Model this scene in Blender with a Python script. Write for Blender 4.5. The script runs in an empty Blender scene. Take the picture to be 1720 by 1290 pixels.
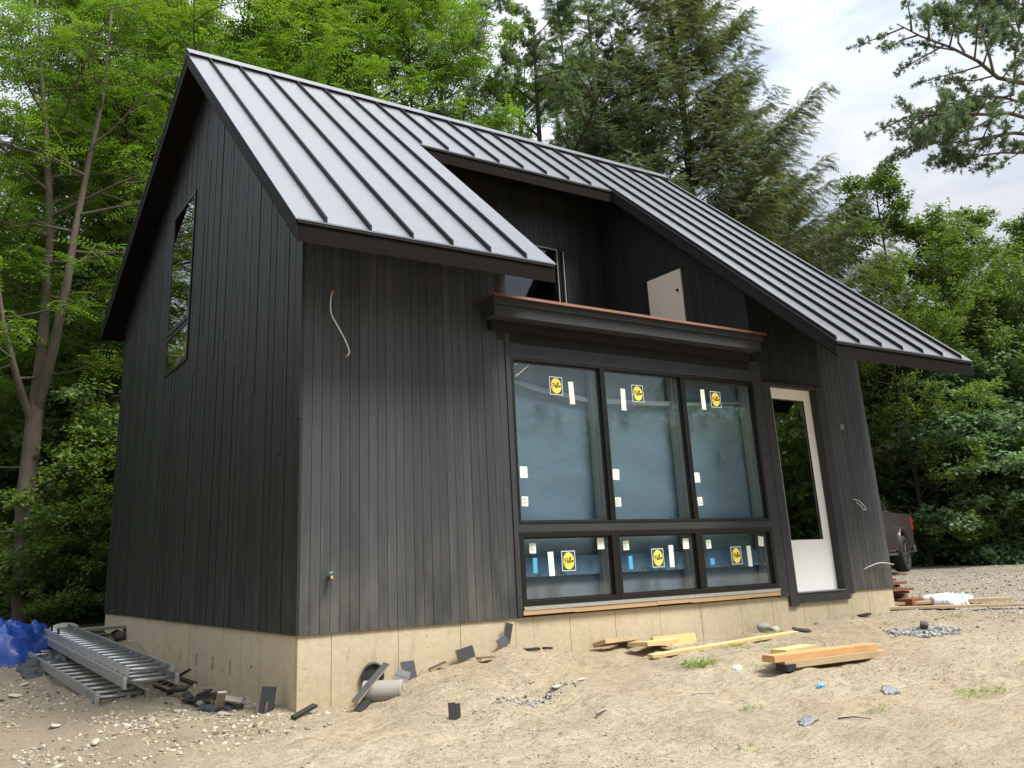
import bpy, math, random
import numpy as np
from mathutils import Vector, Matrix
R = math.radians
sc = bpy.context.scene
# ---------------------------------------------------------------- camera
cam = bpy.data.objects.new("camera", bpy.data.cameras.new("camera"))
sc.collection.objects.link(cam); sc.camera = cam
_r = (0.84573, -0.53209, -0.04014); _u = (-0.11916, -0.26165, 0.95778); _f = (0.52013, 0.80524, 0.28469)
cam.matrix_world = Matrix(((_r[0], _u[0], -_f[0], -3.06371), (_r[1], _u[1], -_f[1], -8.06913), (_r[2], _u[2], -_f[2], 0.55294), (0, 0, 0, 1)))
cam.data.sensor_width = 36; cam.data.lens = 1473.2 / 1720 * 36
cam.data.shift_x = 50.48 / 1720; cam.data.shift_y = -134.64 / 1720
cam.data.clip_start = .05; cam.data.clip_end = 800
# ---------------------------------------------------------------- world, sun, exposure
SUN_EL, SUN_AZ = 58, 150          # azimuth clockwise from +y
world = bpy.data.worlds.new("World"); sc.world = world; world.use_nodes = True
nt = world.node_tree; nt.nodes.clear()
def N(t, k, **kw):
    n = t.nodes.new(k)
    for a, b in kw.items(): setattr(n, a, b)
    return n
wo = N(nt, 'ShaderNodeOutputWorld'); bg = N(nt, 'ShaderNodeBackground'); bg.inputs[1].default_value = .1
sky = N(nt, 'ShaderNodeTexSky', sky_type='NISHITA', sun_disc=False, sun_elevation=R(SUN_EL), sun_rotation=R(SUN_AZ))
tc = N(nt, 'ShaderNodeTexCoord'); mp = N(nt, 'ShaderNodeMapping'); mp.inputs['Scale'].default_value = (1.2, 1.2, 3.2); mp.inputs['Rotation'].default_value = (.3, .2, .5)
n1 = N(nt, 'ShaderNodeTexNoise'); n1.inputs['Scale'].default_value = 3.4; n1.inputs['Detail'].default_value = 7; n1.inputs['Roughness'].default_value = .55; n1.inputs['Distortion'].default_value = .6
cr = N(nt, 'ShaderNodeValToRGB'); cr.color_ramp.elements[0].position = .38; cr.color_ramp.elements[0].color = (2.6, 2.95, 3.5, 1); cr.color_ramp.elements[1].position = .62; cr.color_ramp.elements[1].color = (4.35, 4.42, 4.6, 1)
mx = N(nt, 'ShaderNodeMix', data_type='RGBA'); mx.inputs[0].default_value = .9
L = nt.links.new
sx = N(nt, 'ShaderNodeSeparateXYZ'); zg = N(nt, 'ShaderNodeMath', operation='MULTIPLY_ADD', use_clamp=False); zg.inputs[1].default_value = 2.9; zg.inputs[2].default_value = .05; L(tc.outputs['Generated'], sx.inputs[0]); L(sx.outputs[2], zg.inputs[0])
zv = N(nt, 'ShaderNodeVectorMath', operation='SCALE'); L(cr.outputs[0], zv.inputs[0]); L(zg.outputs[0], zv.inputs['Scale'])
L(tc.outputs['Generated'], mp.inputs[0]); L(mp.outputs[0], n1.inputs['Vector']); L(n1.outputs['Fac'], cr.inputs[0])
L(sky.outputs[0], mx.inputs[6]); L(zv.outputs[0], mx.inputs[7]); L(mx.outputs[2], bg.inputs[0]); L(bg.outputs[0], wo.inputs[0])
sun = bpy.data.objects.new("sun", bpy.data.lights.new("sun", 'SUN')); sc.collection.objects.link(sun)
sun.data.energy = 3.4; sun.data.angle = R(18); sun.data.color = (1, .965, .91)
sd = Vector((math.sin(R(SUN_AZ)) * math.cos(R(SUN_EL)), math.cos(R(SUN_AZ)) * math.cos(R(SUN_EL)), math.sin(R(SUN_EL))))
sun.rotation_euler = sd.to_track_quat('Z', 'Y').to_euler()
sc.view_settings.view_transform = 'Standard'; sc.view_settings.look = 'None'; sc.view_settings.gamma = 1; sc.view_settings.exposure = 1.0
sc.cycles.max_bounces = 8; sc.cycles.transparent_max_bounces = 16
C = sc.collection
rng = np.random.default_rng(7); random.seed(7)
# ---------------------------------------------------------------- helpers
def tag(o, label=None, cat=None, group=None, kind=None):
    if label: o['label'] = label
    if cat: o['category'] = cat
    if group: o['group'] = group
    if kind: o['kind'] = kind
    return o
def empty(name, label, cat, loc=(0, 0, 0), rz=0, group=None):
    o = bpy.data.objects.new(name, None); o.empty_display_size = .2; C.objects.link(o)
    o.location = loc; o.rotation_euler = (0, 0, rz); return tag(o, label, cat, group)
def mesh_np(name, V, F, mat, parent=None, attr=None, smooth=False):
    """V (n,3); F (m,k) all same size; attr: dict name->per-vertex float"""
    V = np.asarray(V, np.float32); F = np.asarray(F, np.int32); k = F.shape[1]
    me = bpy.data.meshes.new(name); me.vertices.add(len(V)); me.vertices.foreach_set('co', V.ravel())
    me.loops.add(F.size); me.loops.foreach_set('vertex_index', F.ravel())
    me.polygons.add(len(F)); me.polygons.foreach_set('loop_start', np.arange(0, F.size, k, dtype=np.int32)); me.polygons.foreach_set('loop_total', np.full(len(F), k, np.int32))
    if smooth: me.polygons.foreach_set('use_smooth', np.ones(len(F), bool))
    for a, v in (attr or {}).items():
        at = me.attributes.new(a, 'FLOAT', 'POINT'); at.data.foreach_set('value', np.asarray(v, np.float32))
    me.update(calc_edges=True); me.validate()
    me.materials.append(mat)
    o = bpy.data.objects.new(name, me); C.objects.link(o)
    if parent: o.parent = parent
    return o
class MB:
    def __init__(s): s.v = []; s.f = []; s.a = []; s.cur = .5; s.st = []
    def add(s, vs, fs, a=None):
        s.st.append((len(s.v), len(s.f))); b = len(s.v); s.v += [tuple(map(float, p)) for p in vs]; s.f += [tuple(b + i for i in f) for f in fs]; s.a += [s.cur if a is None else a] * len(vs)
    def box(s, x0, x1, y0, y1, z0, z1, M=None, a=None):
        vs = [(x, y, z) for z in (z0, z1) for y in (y0, y1) for x in (x0, x1)]
        if M is not None: vs = [M @ Vector(p) for p in vs]
        s.add(vs, [(0, 2, 3, 1), (4, 5, 7, 6), (0, 1, 5, 4), (2, 6, 7, 3), (0, 4, 6, 2), (1, 3, 7, 5)], a)
    def prism(s, poly, lo, hi, a=None):
        """poly CCW in plan; lo,hi functions (x,y)->z"""
        n = len(poly); vs = [(x, y, lo(x, y)) for x, y in poly] + [(x, y, hi(x, y)) for x, y in poly]
        s.add(vs, [tuple(range(n - 1, -1, -1)), tuple(range(n, 2 * n))] + [(i, (i + 1) % n, n + (i + 1) % n, n + i) for i in range(n)], a)
    def extr(s, pts, d, a=None, flip=False):
        """closed 3d polygon extruded by vector d"""
        n = len(pts); vs = [Vector(p) for p in pts] + [Vector(p) + Vector(d) for p in pts]
        fs = [tuple(range(n - 1, -1, -1)), tuple(range(n, 2 * n))] + [(i, (i + 1) % n, n + (i + 1) % n, n + i) for i in range(n)]
        s.add(vs, fs, a)
    def tube(s, pts, r, n=8, cap=True, a=None):
        P = [Vector(p) for p in pts]; rs = r if isinstance(r, (list, tuple)) else [r] * len(P)
        ref = Vector((0, 0, 1)); b = len(s.v); up = None; vs = []
        for i, p in enumerate(P):
            t = (P[min(i + 1, len(P) - 1)] - P[max(i - 1, 0)]).normalized()
            if up is None: up = ref.cross(t) if abs(t.z) < .9 else Vector((1, 0, 0)).cross(t)
            x = (up - t * up.dot(t)).normalized(); up = x; y = t.cross(x)
            vs += [p + (x * math.cos(2 * math.pi * k / n) + y * math.sin(2 * math.pi * k / n)) * rs[i] for k in range(n)]
        fs = [(i * n + k, i * n + (k + 1) % n, (i + 1) * n + (k + 1) % n, (i + 1) * n + k) for i in range(len(P) - 1) for k in range(n)]
        if cap: fs += [tuple(range(n - 1, -1, -1)), tuple(range((len(P) - 1) * n, len(P) * n))]
        s.add(vs, fs, a)
    def each(s, name, mat, parent=None, **kw):
        """every added solid as a mesh of its own"""
        st = s.st + [(len(s.v), len(s.f))]
        for (v0, f0), (v1, f1) in zip(st, st[1:]):
            m = MB(); m.v = s.v[v0:v1]; m.a = s.a[v0:v1]; m.f = [tuple(i - v0 for i in f) for f in s.f[f0:f1]]; m.build(name, mat, parent, **kw)
    def build(s, name, mat, parent=None, smooth=False, bevel=0, loc=None, rot=None):
        me = bpy.data.meshes.new(name); me.from_pydata(s.v, [], s.f)
        at = me.attributes.new('cv', 'FLOAT', 'POINT'); at.data.foreach_set('value', np.array(s.a, np.float32))
        if smooth: me.polygons.foreach_set('use_smooth', np.ones(len(me.polygons), bool))
        for m in (mat if isinstance(mat, (list, tuple)) else [mat]): me.materials.append(m)
        me.update(); o = bpy.data.objects.new(name, me); C.objects.link(o)
        if parent: o.parent = parent
        if loc: o.location = loc
        if rot: o.rotation_euler = rot
        if bevel:
            m = o.modifiers.new('bevel', 'BEVEL'); m.width = bevel; m.segments = 2; m.limit_method = 'ANGLE'
        return o
# ---------------------------------------------------------------- materials
class MT:
    """tiny node builder"""
    def __init__(s, name):
        s.m = bpy.data.materials.new(name); s.m.use_nodes = True; s.t = s.m.node_tree; s.b = s.t.nodes['Principled BSDF']; s.o = s.t.nodes['Material Output']
        s.co = s.t.nodes.new('ShaderNodeTexCoord').outputs['Object']
    def L(s, a, b): s.t.links.new(a, b)
    def map(s, scale=(1, 1, 1), loc=(0, 0, 0), src=None):
        m = N(s.t, 'ShaderNodeMapping'); m.inputs['Scale'].default_value = scale; m.inputs['Location'].default_value = loc; s.L(src or s.co, m.inputs[0]); return m.outputs[0]
    def noise(s, scale=5, detail=4, rough=.6, vec=None, dist=0):
        n = N(s.t, 'ShaderNodeTexNoise'); n.inputs['Scale'].default_value = scale; n.inputs['Detail'].default_value = detail; n.inputs['Roughness'].default_value = rough; n.inputs['Distortion'].default_value = dist
        s.L(vec if vec is not None else s.co, n.inputs['Vector']); return n.outputs['Fac']
    def voro(s, scale=5, vec=None, feat='F1', out='Distance'):
        n = N(s.t, 'ShaderNodeTexVoronoi', feature=feat); n.inputs['Scale'].default_value = scale; s.L(vec if vec is not None else s.co, n.inputs['Vector']); return n.outputs[out]
    def ramp(s, fac, stops):
        n = N(s.t, 'ShaderNodeValToRGB'); e = n.color_ramp.elements
        while len(e) < len(stops): e.new(.5)
        for i, (p, c) in enumerate(stops):
            e[i].position = p; e[i].color = (c if hasattr(c, '__len__') else (c, c, c)) + (1,) if not hasattr(c, '__len__') else tuple(c) + (1,)
        s.L(fac, n.inputs[0]); return n.outputs[0]
    def mix(s, fac, a, b, mode='MIX'):
        n = N(s.t, 'ShaderNodeMix', data_type='RGBA', blend_type=mode)
        for k, v in ((0, fac), (6, a), (7, b)):
            if isinstance(v, (int, float)): n.inputs[k].default_value = v if k == 0 else (v, v, v, 1)
            elif isinstance(v, tuple): n.inputs[k].default_value = v + (1,)
            else: s.L(v, n.inputs[k])
        return n.outputs[2]
    def math(s, op, a, b=None, clamp=False):
        n = N(s.t, 'ShaderNodeMath', operation=op, use_clamp=clamp)
        for k, v in ((0, a), (1, b)):
            if v is None: continue
            if isinstance(v, (int, float)): n.inputs[k].default_value = v
            else: s.L(v, n.inputs[k])
        return n.outputs[0]
    def attr(s, name='cv'):
        n = N(s.t, 'ShaderNodeAttribute', attribute_name=name); return n.outputs['Fac']
    def xyz(s, i):
        n = N(s.t, 'ShaderNodeSeparateXYZ'); s.L(s.co, n.inputs[0]); return n.outputs[i]
    def bump(s, h, strength=.5, dist=.01):
        n = N(s.t, 'ShaderNodeBump'); n.inputs['Strength'].default_value = strength; n.inputs['Distance'].default_value = dist; s.L(h, n.inputs['Height']); s.L(n.outputs[0], s.b.inputs['Normal'])
    def set(s, col=None, rough=None, metal=None, spec=None):
        for k, v in (('Base Color', col), ('Roughness', rough), ('Metallic', metal), ('Specular IOR Level', spec)):
            if v is None: continue
            if isinstance(v, (int, float)): s.b.inputs[k].default_value = v
            elif isinstance(v, tuple): s.b.inputs[k].default_value = v + (1,)
            else: s.L(v, s.b.inputs[k])
        return s.m
def simple(name, col, rough=.6, metal=0, var=.15, scale=8, spec=.5, bump=.0):
    m = MT(name); n = m.noise(scale, 5)
    c = m.mix(n, tuple(v * (1 - var) for v in col), tuple(min(1, v * (1 + var)) for v in col))
    if bump: m.bump(n, bump, .01)
    return m.set(c, rough, metal, spec)
M = {}
def mk_siding(name, dark, light, dust=1.0):
    m = MT(name); a = m.attr()
    base = m.ramp(a, [(0, tuple(d * .7 + l * .3 for d, l in zip(dark, light))), (.35, tuple((d * .7 + l * .3) for d, l in zip(dark, light))), (.8, tuple((d * .35 + l * .65) for d, l in zip(dark, light))), (1, tuple(d * .2 + l * .8 for d, l in zip(dark, light)))])
    st = m.noise(1, 6, .65, m.map((60, 60, 1.6)))
    base = m.mix(m.math('MULTIPLY', st, .75), base, m.mix(.5, base, .008, 'MIX'))
    st2 = m.noise(1, 4, .7, m.map((85, 85, .8), (3, 1, 2))); base = m.mix(m.ramp(st2, [(.52, 0.), (.70, .65)]), base, m.mix(1., base, (2.5, 2.6, 2.7), 'MULTIPLY'))
    cool = m.noise(1.3, 3, .5, m.map((3, 3, .5)))
    base = m.mix(m.ramp(cool, [(.5, 0.), (.72, 1.)]), base, m.mix(.8, base, (.72, .86, .9), 'MULTIPLY'))
    z = m.xyz(2)
    dn = m.noise(2.2, 5, .6, m.map((2, 2, .7)))
    df = m.math('MULTIPLY', m.math('SUBTRACT', 1.05, m.math('MULTIPLY', z, .9), True), m.ramp(dn, [(.35, 0.), (.7, 1.)]))
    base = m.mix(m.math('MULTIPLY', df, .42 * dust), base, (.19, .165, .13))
    sc_ = m.noise(14, 3, .7, m.map((1, 1, .35)))
    base = m.mix(m.ramp(sc_, [(.71, 0.), (.76, .4)]), base, (.25, .25, .25))
    m.bump(st, .25, .004)
    return m.set(base, m.ramp(st, [(.3, .42), (.7, .62)]), 0, .45)
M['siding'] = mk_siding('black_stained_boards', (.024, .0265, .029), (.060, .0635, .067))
M['siding_shaded'] = mk_siding('shaded_black_boards', (.0065, .0065, .0062), (.019, .019, .0175), .3)  # darker copy for gable, balcony and eave walls, their shade put into the colour
m = MT('black_trim'); st = m.noise(1, 5, .6, m.map((3, 30, 30))); M['trim'] = m.set(m.mix(st, (.009, .0088, .0092), (.021, .0205, .0215)), .7, 0, .15)
m = MT('lit_trim_boards'); st = m.noise(1, 5, .6, m.map((3, 30, 30))); M['board'] = m.set(m.mix(st, (.022, .0225, .0245), (.043, .044, .047)), .6, 0, .3)  # paler trim copy, the light on these faces put into its colour
m = MT('dark_fascia'); st = m.noise(1, 5, .6, m.map((2, 20, 20))); M['fascia'] = m.set(m.mix(st, (.005, .004, .0035), (.011, .0085, .007)), .8, 0, .08)
m = MT('black_window_frame'); M['frame'] = m.set((.007, .006, .005), .35, 0, .5)
# standing-seam metal
m = MT('dark_grey_standing_seam'); nz = m.noise(1.1, 3, .5, m.map((2.4, .9, .9))); n2 = m.noise(9, 4)
m.bump(nz, .20, .04); M['metal'] = m.set(m.mix(n2, (.215, .219, .23), (.245, .25, .262)), m.ramp(n2, [(.3, .34), (.7, .40)]), .75, .6)
m = MT('dark_seam_metal'); M['seam'] = m.set((.009, .0095, .011), .6, 0, .22)
# concrete
m = MT('foundation_concrete'); c1 = m.noise(1.2, 6, .6); c2 = m.noise(26, 4, .7)
col = m.mix(c1, (.44, .36, .235), (.56, .485, .34)); col = m.mix(m.ramp(c2, [(.3, 0.), (.75, .5)]), col, (.30, .265, .20))
stn = m.noise(1, 5, .7, m.map((7, 7, .9))); col = m.mix(m.ramp(stn, [(.56, 0.), (.75, .55)]), col, (.20, .175, .13))
pt = m.voro(13, m.map((1, 1, .7))); col = m.mix(m.ramp(pt, [(.05, .75), (.10, 0.)]), col, (.12, .10, .075)); spl_ = m.noise(5, 5, .7); col = m.mix(m.math('MULTIPLY', m.math('SUBTRACT', -.22, m.math('MULTIPLY', m.xyz(2), 1.6), True), m.ramp(spl_, [(.35, .1), (.65, .8)])), col, (.30, .215, .12))
bh = m.mix(.5, c2, c1); m.bump(bh, .45, .012); M['concrete'] = m.set(col, .9, 0, .2)
M['copper'] = simple('copper_cap', (.52, .27, .18), .32, .85, .25, 3)
M['white_paint'] = simple('white_primer', (.88, .87, .84), .5, 0, .03, 3)
M['hatch'] = simple('primed_panel', (.66, .58, .50), .6, 0, .06, 5)
M['alum'] = simple('bright_flashing', (.65, .67, .68), .3, .8, .15, 12)
M['interior'] = simple('dark_interior', (.12, .075, .04), .8, 0, .4, 2)
M['raw_wood'] = simple('raw_sill_wood', (.40, .26, .14), .8, 0, .2, 9)
M['jamb'] = simple('pale_jamb', (.42, .43, .42), .6, 0, .1, 4)
M['label'] = simple('white_sticker_paper', (.72, .76, .66), .7, 0, .05, 6)
M['border'] = simple('sticker_border', (.62, .70, .72), .6, 0, .05, 6)
M['sgreen'] = simple('sticker_dark', (.035, .055, .05), .5, 0, .1, 6)
M['yellow'] = simple('sticker_yellow', (.80, .62, .10), .5, 0, .06, 6)
M['ink'] = simple('sticker_ink', (.10, .095, .02), .5, 0, .05, 6)
M['tape'] = simple('blue_tape', (.06, .33, .55), .6, 0, .1, 6)
m = MT('glass'); t = m.t; fr = N(t, 'ShaderNodeLayerWeight'); fr.inputs[0].default_value = .5; tr = N(t, 'ShaderNodeBsdfTransparent'); tr.inputs[0].default_value = (.86, .89, .90, 1)
gl = N(t, 'ShaderNodeBsdfGlossy'); gl.inputs['Roughness'].default_value = .015; ms = N(t, 'ShaderNodeMixShader')
fp = m.math('POWER', fr.outputs['Facing'], 2.3)
fm = N(t, 'ShaderNodeMath', operation='MULTIPLY_ADD', use_clamp=True); fm.inputs[1].default_value = .9; fm.inputs[2].default_value = .055; m.L(fp, fm.inputs[0])
m.L(fm.outputs[0], ms.inputs[0]); m.L(tr.outputs[0], ms.inputs[1]); m.L(gl.outputs[0], ms.inputs[2]); m.L(ms.outputs[0], m.o.inputs['Surface']); M['glass'] = m.m
M['glass_coated'] = m.m.copy(); M['glass_coated'].name = 'coated_glass'
for n_ in M['glass_coated'].node_tree.nodes:
    if n_.type == 'MATH' and n_.operation == 'POWER': n_.inputs[1].default_value = 1.2
m = MT('blue_plastic_sheet'); a_ = m.noise(1.1, 5, .6, m.map((1, 1, 1.3)), .8); b_ = m.noise(9, 4, .7)
col = m.mix(a_, (.235, .33, .425), (.32, .42, .50)); col = m.mix(m.ramp(b_, [(.45, 0.), (.7, .22)]), col, (.33, .42, .47)); m.bump(a_, .5, .05); M['sheet'] = m.set(col, .38, 0, .5)
M['sheet2'] = simple('grey_board_behind_glass', (.26, .35, .39), .6, 0, .06, 3)
M['sheetband'] = simple('pale_blue_band', (.20, .33, .47), .5, 0, .06, 3)
# ---------------------------------------------------------------- house
W, D = 9.0, 9.389
YR, ZR, EZ, EY, EY2, YM, XL, XR_, OX, OXR = 4.02, 8.166, 3.724, -.786, -1.502, 2.332, 2.608, 6.395, -.364, 9.414
SF = (ZR - EZ) / (YR - EY); YB, ZB = 9.814, 5.28; SR = (ZR - ZB) / (YB - YR)
def rt(x, y): return ZR - SF * (YR - y) if y <= YR else ZR - SR * (y - YR)
TH = .235
def ru(x, y): return rt(x, y) - TH
house = empty('house', 'unfinished black board house with steep dark metal roof, roof balcony and stickered windows', 'house')
# --- foundation panels
mb = MB(); mb.box(.03, W - .03, .03, D - .03, -1.6, -.004)
xs = [.02, .35, 1.04, 1.74, 2.41, 3.13, 3.77, 4.45, 5.12, 5.81, 6.4, 7.0, 7.6, 8.02, 8.4, W - .02]
for a, b in zip(xs, xs[1:]): mb.box(a + .003, b - .003, .02 + random.uniform(0, .003), .06, -1.6, -.002)
ys = [.0, .32, 1.01, 1.66, 2.31, 2.98, 3.71, 4.3, 4.94, 5.62, 6.33, 7.0, 7.63, 8.2, 8.8, D - .02]
for a, b in zip(ys, ys[1:]): mb.box(.02 + random.uniform(0, .003), .06, max(a, .064) + .003, b - .003, -1.6, -.002)
mb.build('foundation', M['concrete'], house)
mb = MB()
for y in (1.3, 2.0, 2.65, 3.35, 4.1, 4.7, 5.3): mb.tube([(.018, y, -.34 - .02 * random.random()), (.03, y, -.34)], [.011, .013], 6)
for y in (2.0, 2.65, 3.35, 4.1): mb.box(.017, .022, y - .006, y + .006, -.47, -.345)
mb.each('form_tie', simple('rust', (.10, .055, .03), .9), house)
# --- wall cores (dark, hold the boards)
core = simple('wall_core', (.010, .010, .010), .8)
def yz(mb, poly, x0, x1):
    mb.extr([(x0, y, z) for y, z in poly], (x1 - x0, 0, 0))
def walls():
    mb = MB()
    mb.box(.024, 2.5, .024, .12, 0, 4.14); mb.box(6.54, 6.86, .024, .12, 0, 3.0); mb.box(7.90, W - .024, .024, .12, 0, 3.0)
    mb.box(2.43, 6.64, .024, .12, 2.86, 3.12); mb.box(6.64, W - .024, .024, .12, 3.0, 4.14); mb.box(6.86, 7.9, .024, .12, 2.86, 3.0); mb.box(2.5, 6.54, .024, .12, 0, .1)
    mb.box(.024, W - .024, D - .12, D - .024, 0, 5.3)
    G0, G1, g0, g1 = 4.50, 5.82, 3.525, 6.18
    for x0, x1, hole in ((.024, .12, 1), (W - .12, W - .024, 0)):
        if hole:
            yz(mb, [(.121, 0), (G0, 0), (G0, ru(0, G0)), (YR, ru(0, YR)), (.121, ru(0, .121))], x0, x1)
            yz(mb, [(G0, 0), (G1, 0), (G1, g0), (G0, g0)], x0, x1); yz(mb, [(G0, g1), (G1, g1), (G1, ru(0, G1)), (G0, ru(0, G0))], x0, x1)
            yz(mb, [(G1, 0), (D - .121, 0), (D - .121, ru(0, D)), (G1, ru(0, G1))], x0, x1)
        else:
            yz(mb, [(.121, 0), (D - .121, 0), (D - .121, ru(0, D)), (YR, ru(0, YR)), (.121, ru(0, .121))], x0, x1)
    # balcony side walls, back wall, floor
    yz(mb, [(.0, 3.0), (3.1, 3.0), (3.1, ru(0, 3.1)), (.0, ru(0, 0.))], 2.33, 2.42)
    yz(mb, [(.121, 3.0), (3.1, 3.0), (3.1, ru(0, 3.1)), (.121, ru(0, .121))], 6.645, 6.74)
    mb.box(2.43, 4.36, 3.02, 3.12, 2.9, 6.9); mb.box(5.75, 6.64, 3.02, 3.12, 2.9, 6.9); mb.box(4.36, 5.75, 3.02, 3.12, 5.62, 6.9)
    return mb.build('wall', core, house)
walls()
mb = MB(); mb.box(.13, W - .13, .13, D - .13, .0, .05); mb.box(.13, 2.32, .13, D - .13, 2.9, 3.0); mb.box(6.75, W - .13, .13, D - .13, 2.9, 3.0); mb.box(2.32, 6.75, 3.13, D - .13, 2.9, 3.0)
mb.box(2.43, 6.64, .13, 3.02, 2.9, 3.0); mb.box(2.3, 2.36, .6, 8, .05, 2.9); mb.box(.2, 8.8, 6.2, 6.25, .05, 2.9); mb.box(.2, 8.8, 6.3, 6.35, 3.0, 6.5)
mb.build('interior_floor', M['interior'], house)
# --- boards
BW = .1005
def bands(z0, z1, p):
    out = []; z = z0
    while z < z1 - .05:
        l = random.uniform(1.2, 4.0) if random.random() < p else 99
        e = min(z + l, z1)
        if z1 - e < .5: e = z1
        out.append((z, e)); z = e
    return out
def front_boards(mb, x0, x1, z0, ztop, y=0., p=.25, jit=.003):
    n = max(1, round((x1 - x0) / BW)); w = (x1 - x0) / n
    for i in range(n):
        a = x0 + i * w
        for zz0, zz1 in bands(z0, ztop, p): mb.box(a + .0025, a + w - .0025, y + random.uniform(0, jit), y + .024, zz0, zz1 - .002, a=random.random())
mb = MB(); front_boards(mb, .022, 2.43, 0, 4.18, 0, 0); mb.build('siding', M['siding'], house)
mb = MB(); front_boards(mb, 8.07, W, 0, 4.18, 0, 0)
mb.build('siding', M['siding'], house); mb = MB(); front_boards(mb, 6.64, 8.07, 2.845, 4.18, .0, .2)
mb.build('siding', M['siding_shaded'], house)
def gable_boards(mb, x, hole=None, jit=.009):
    n = round(D / BW); w = D / n
    for i in range(n):
        a, b = i * w, (i + 1) * w
        top = lambda y: ru(0, y) + .02
        segs = [(0, None)]
        if hole and b > hole[0] + .01 and a < hole[1] - .01: segs = [(0, hole[2]), (hole[3], None)]
        for s0, s1 in segs:
            zt = min(top(a), top(b)) if s1 is None else s1
            bs = bands(s0, zt, .5)
            for k, (z0, z1) in enumerate(bs):
                dx = random.uniform(0, jit) * (1 if z1 > 3 else .25); x0, x1 = x - dx, x + .024; cv = random.random()
                if z1 == zt and s1 is None: mb.extr([(x0, a + .0025, z0), (x0, b - .0025, z0), (x0, b - .0025, top(b)), (x0, a + .0025, top(a))], (x1 - x0, 0, 0), a=cv)
                else: mb.box(x0, x1, a + .0025, b - .0025, z0, z1 - .003, a=cv)
mb = MB(); gable_boards(mb, 0, (4.50, 5.82, 3.525, 6.18)); mb.build('siding', M['siding_shaded'], house)['label'] = 'black vertical boards of the gable end, shade in their colour'
mb = MB(); gable_boards(mb, W - .024, None, 0); mb.build('siding', M['siding_shaded'], house)
mb = MB(); front_boards(mb, 0.03, W - .03, 0, 5.4, D - .024, 0); mb.build('siding', M['siding_shaded'], house)
# balcony boards: inner side wall facing left, with the hatch opening, and the back wall
mb = MB(); n = 30
for i in range(n):
    a, b = i * .1, (i + 1) * .1
    if b > 1.19 and a < 1.93: mb.extr([(6.621, a + .0025, 4.87), (6.621, b - .0025, 4.87), (6.621, b - .0025, ru(0, b)), (6.621, a + .0025, ru(0, a))], (.024, 0, 0), a=random.random()); mb.box(6.621, 6.645, a + .0025, b - .0025, 3.0, 3.45, a=random.random())
    else: mb.extr([(6.621, a + .0025, 3.0), (6.621, b - .0025, 3.0), (6.621, b - .0025, ru(0, b)), (6.621, a + .0025, ru(0, a))], (.024, 0, 0), a=random.random())
mb.build('siding', M['siding_shaded'], house)
mb = MB(); front_boards(mb, 2.44, 4.36, 3.0, 6.85, 3.0, 0); front_boards(mb, 5.80, 6.62, 3.0, 6.85, 3.0, 0); front_boards(mb, 4.36, 5.80, 5.66, 6.85, 3.0, 0)
for i in range(29): mb.extr([(2.42, i * .1 + .0025, 3.0), (2.42, i * .1 + .0975, 3.0), (2.42, i * .1 + .0975, ru(0, i * .1 + .1)), (2.42, i * .1 + .0025, ru(0, i * .1))], (.012, 0, 0), a=random.random())
mb.build('siding', M['siding_shaded'], house)
# --- roof
mb = MB()
A = [(OX, EY), (XL, EY), (XL, YR), (OX, YR)]; B = [(XL, YM), (XR_, YM), (XR_, YR), (XL, YR)]; Cc = [(XR_, EY2), (OXR, EY2), (OXR, YR), (XR_, YR)]; Rr = [(OX, YR), (OXR, YR), (OXR, YB), (OX, YB)]
for p in (A, B, Cc, Rr): mb.prism(p, ru, lambda x, y: rt(x, y) - .012)
roof = mb.build('roof', M['fascia'], house)
mb = MB(); e = .02
def sheet(mb, x0, x1, y0, y1): mb.prism([(x0, y0), (x1, y0), (x1, y1), (x0, y1)], lambda x, y: rt(x, y) - .010, rt)
sheet(mb, OX - e, XL + e, EY - e, YM - e); sheet(mb, OX - e, OXR + e, YM - e, YR); sheet(mb, XR_ - e, OXR + e, EY2 - e, YM - e); sheet(mb, OX - e, OXR + e, YR, YB + e)
mb.build('metal_sheet', M['metal'], roof)
mb = MB()   # drip edges and a second fascia step
def verge(mb, x, y0, y1, s, d0, d1, w=.012):   # s: -1 faces -x, +1 faces +x
    xa, xb = (x - w, x) if s < 0 else (x, x + w)
    for ya, yb in ([(y0, y1)] if not (y0 < YR < y1) else [(y0, YR), (YR, y1)]): mb.prism([(xa, ya), (xb, ya), (xb, yb), (xa, yb)], lambda x_, y_: rt(0, y_) - d1, lambda x_, y_: rt(0, y_) - d0)
def eave(mb, x0, x1, y, d0, d1, w=.012, s=-1):
    mb.box(x0, x1, y - w if s < 0 else y, y if s < 0 else y + w, rt(0, y) - d1, rt(0, y) - d0)
for x, y0, y1, s in ((OX, EY, YB, -1), (OXR, EY2, YB, 1), (XL, EY, YM, 1), (XR_, EY2, YM, -1)): verge(mb, x, y0, y1, s, .0125, .055)
for x0, x1, y in ((OX, XL, EY), (XL, XR_, YM), (XR_, OXR, EY2)): eave(mb, x0, x1, y, .0125, .055, .016)
eave(mb, OX, OXR, YB, .0125, .055, .016, 1)
mb.each('drip_edge', M['trim'], roof)
mb = MB()
for x, y0, y1, s in ((OX, EY, YB, -1), (OXR, EY2, YB, 1), (XL, EY, YM, 1), (XR_, EY2, YM, -1)): verge(mb, x, y0, y1, s, .056, .215, .005)
mb.each('fascia', M['trim'], roof)
SX = [-.08 + .4625 * k for k in range(21)]
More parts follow.
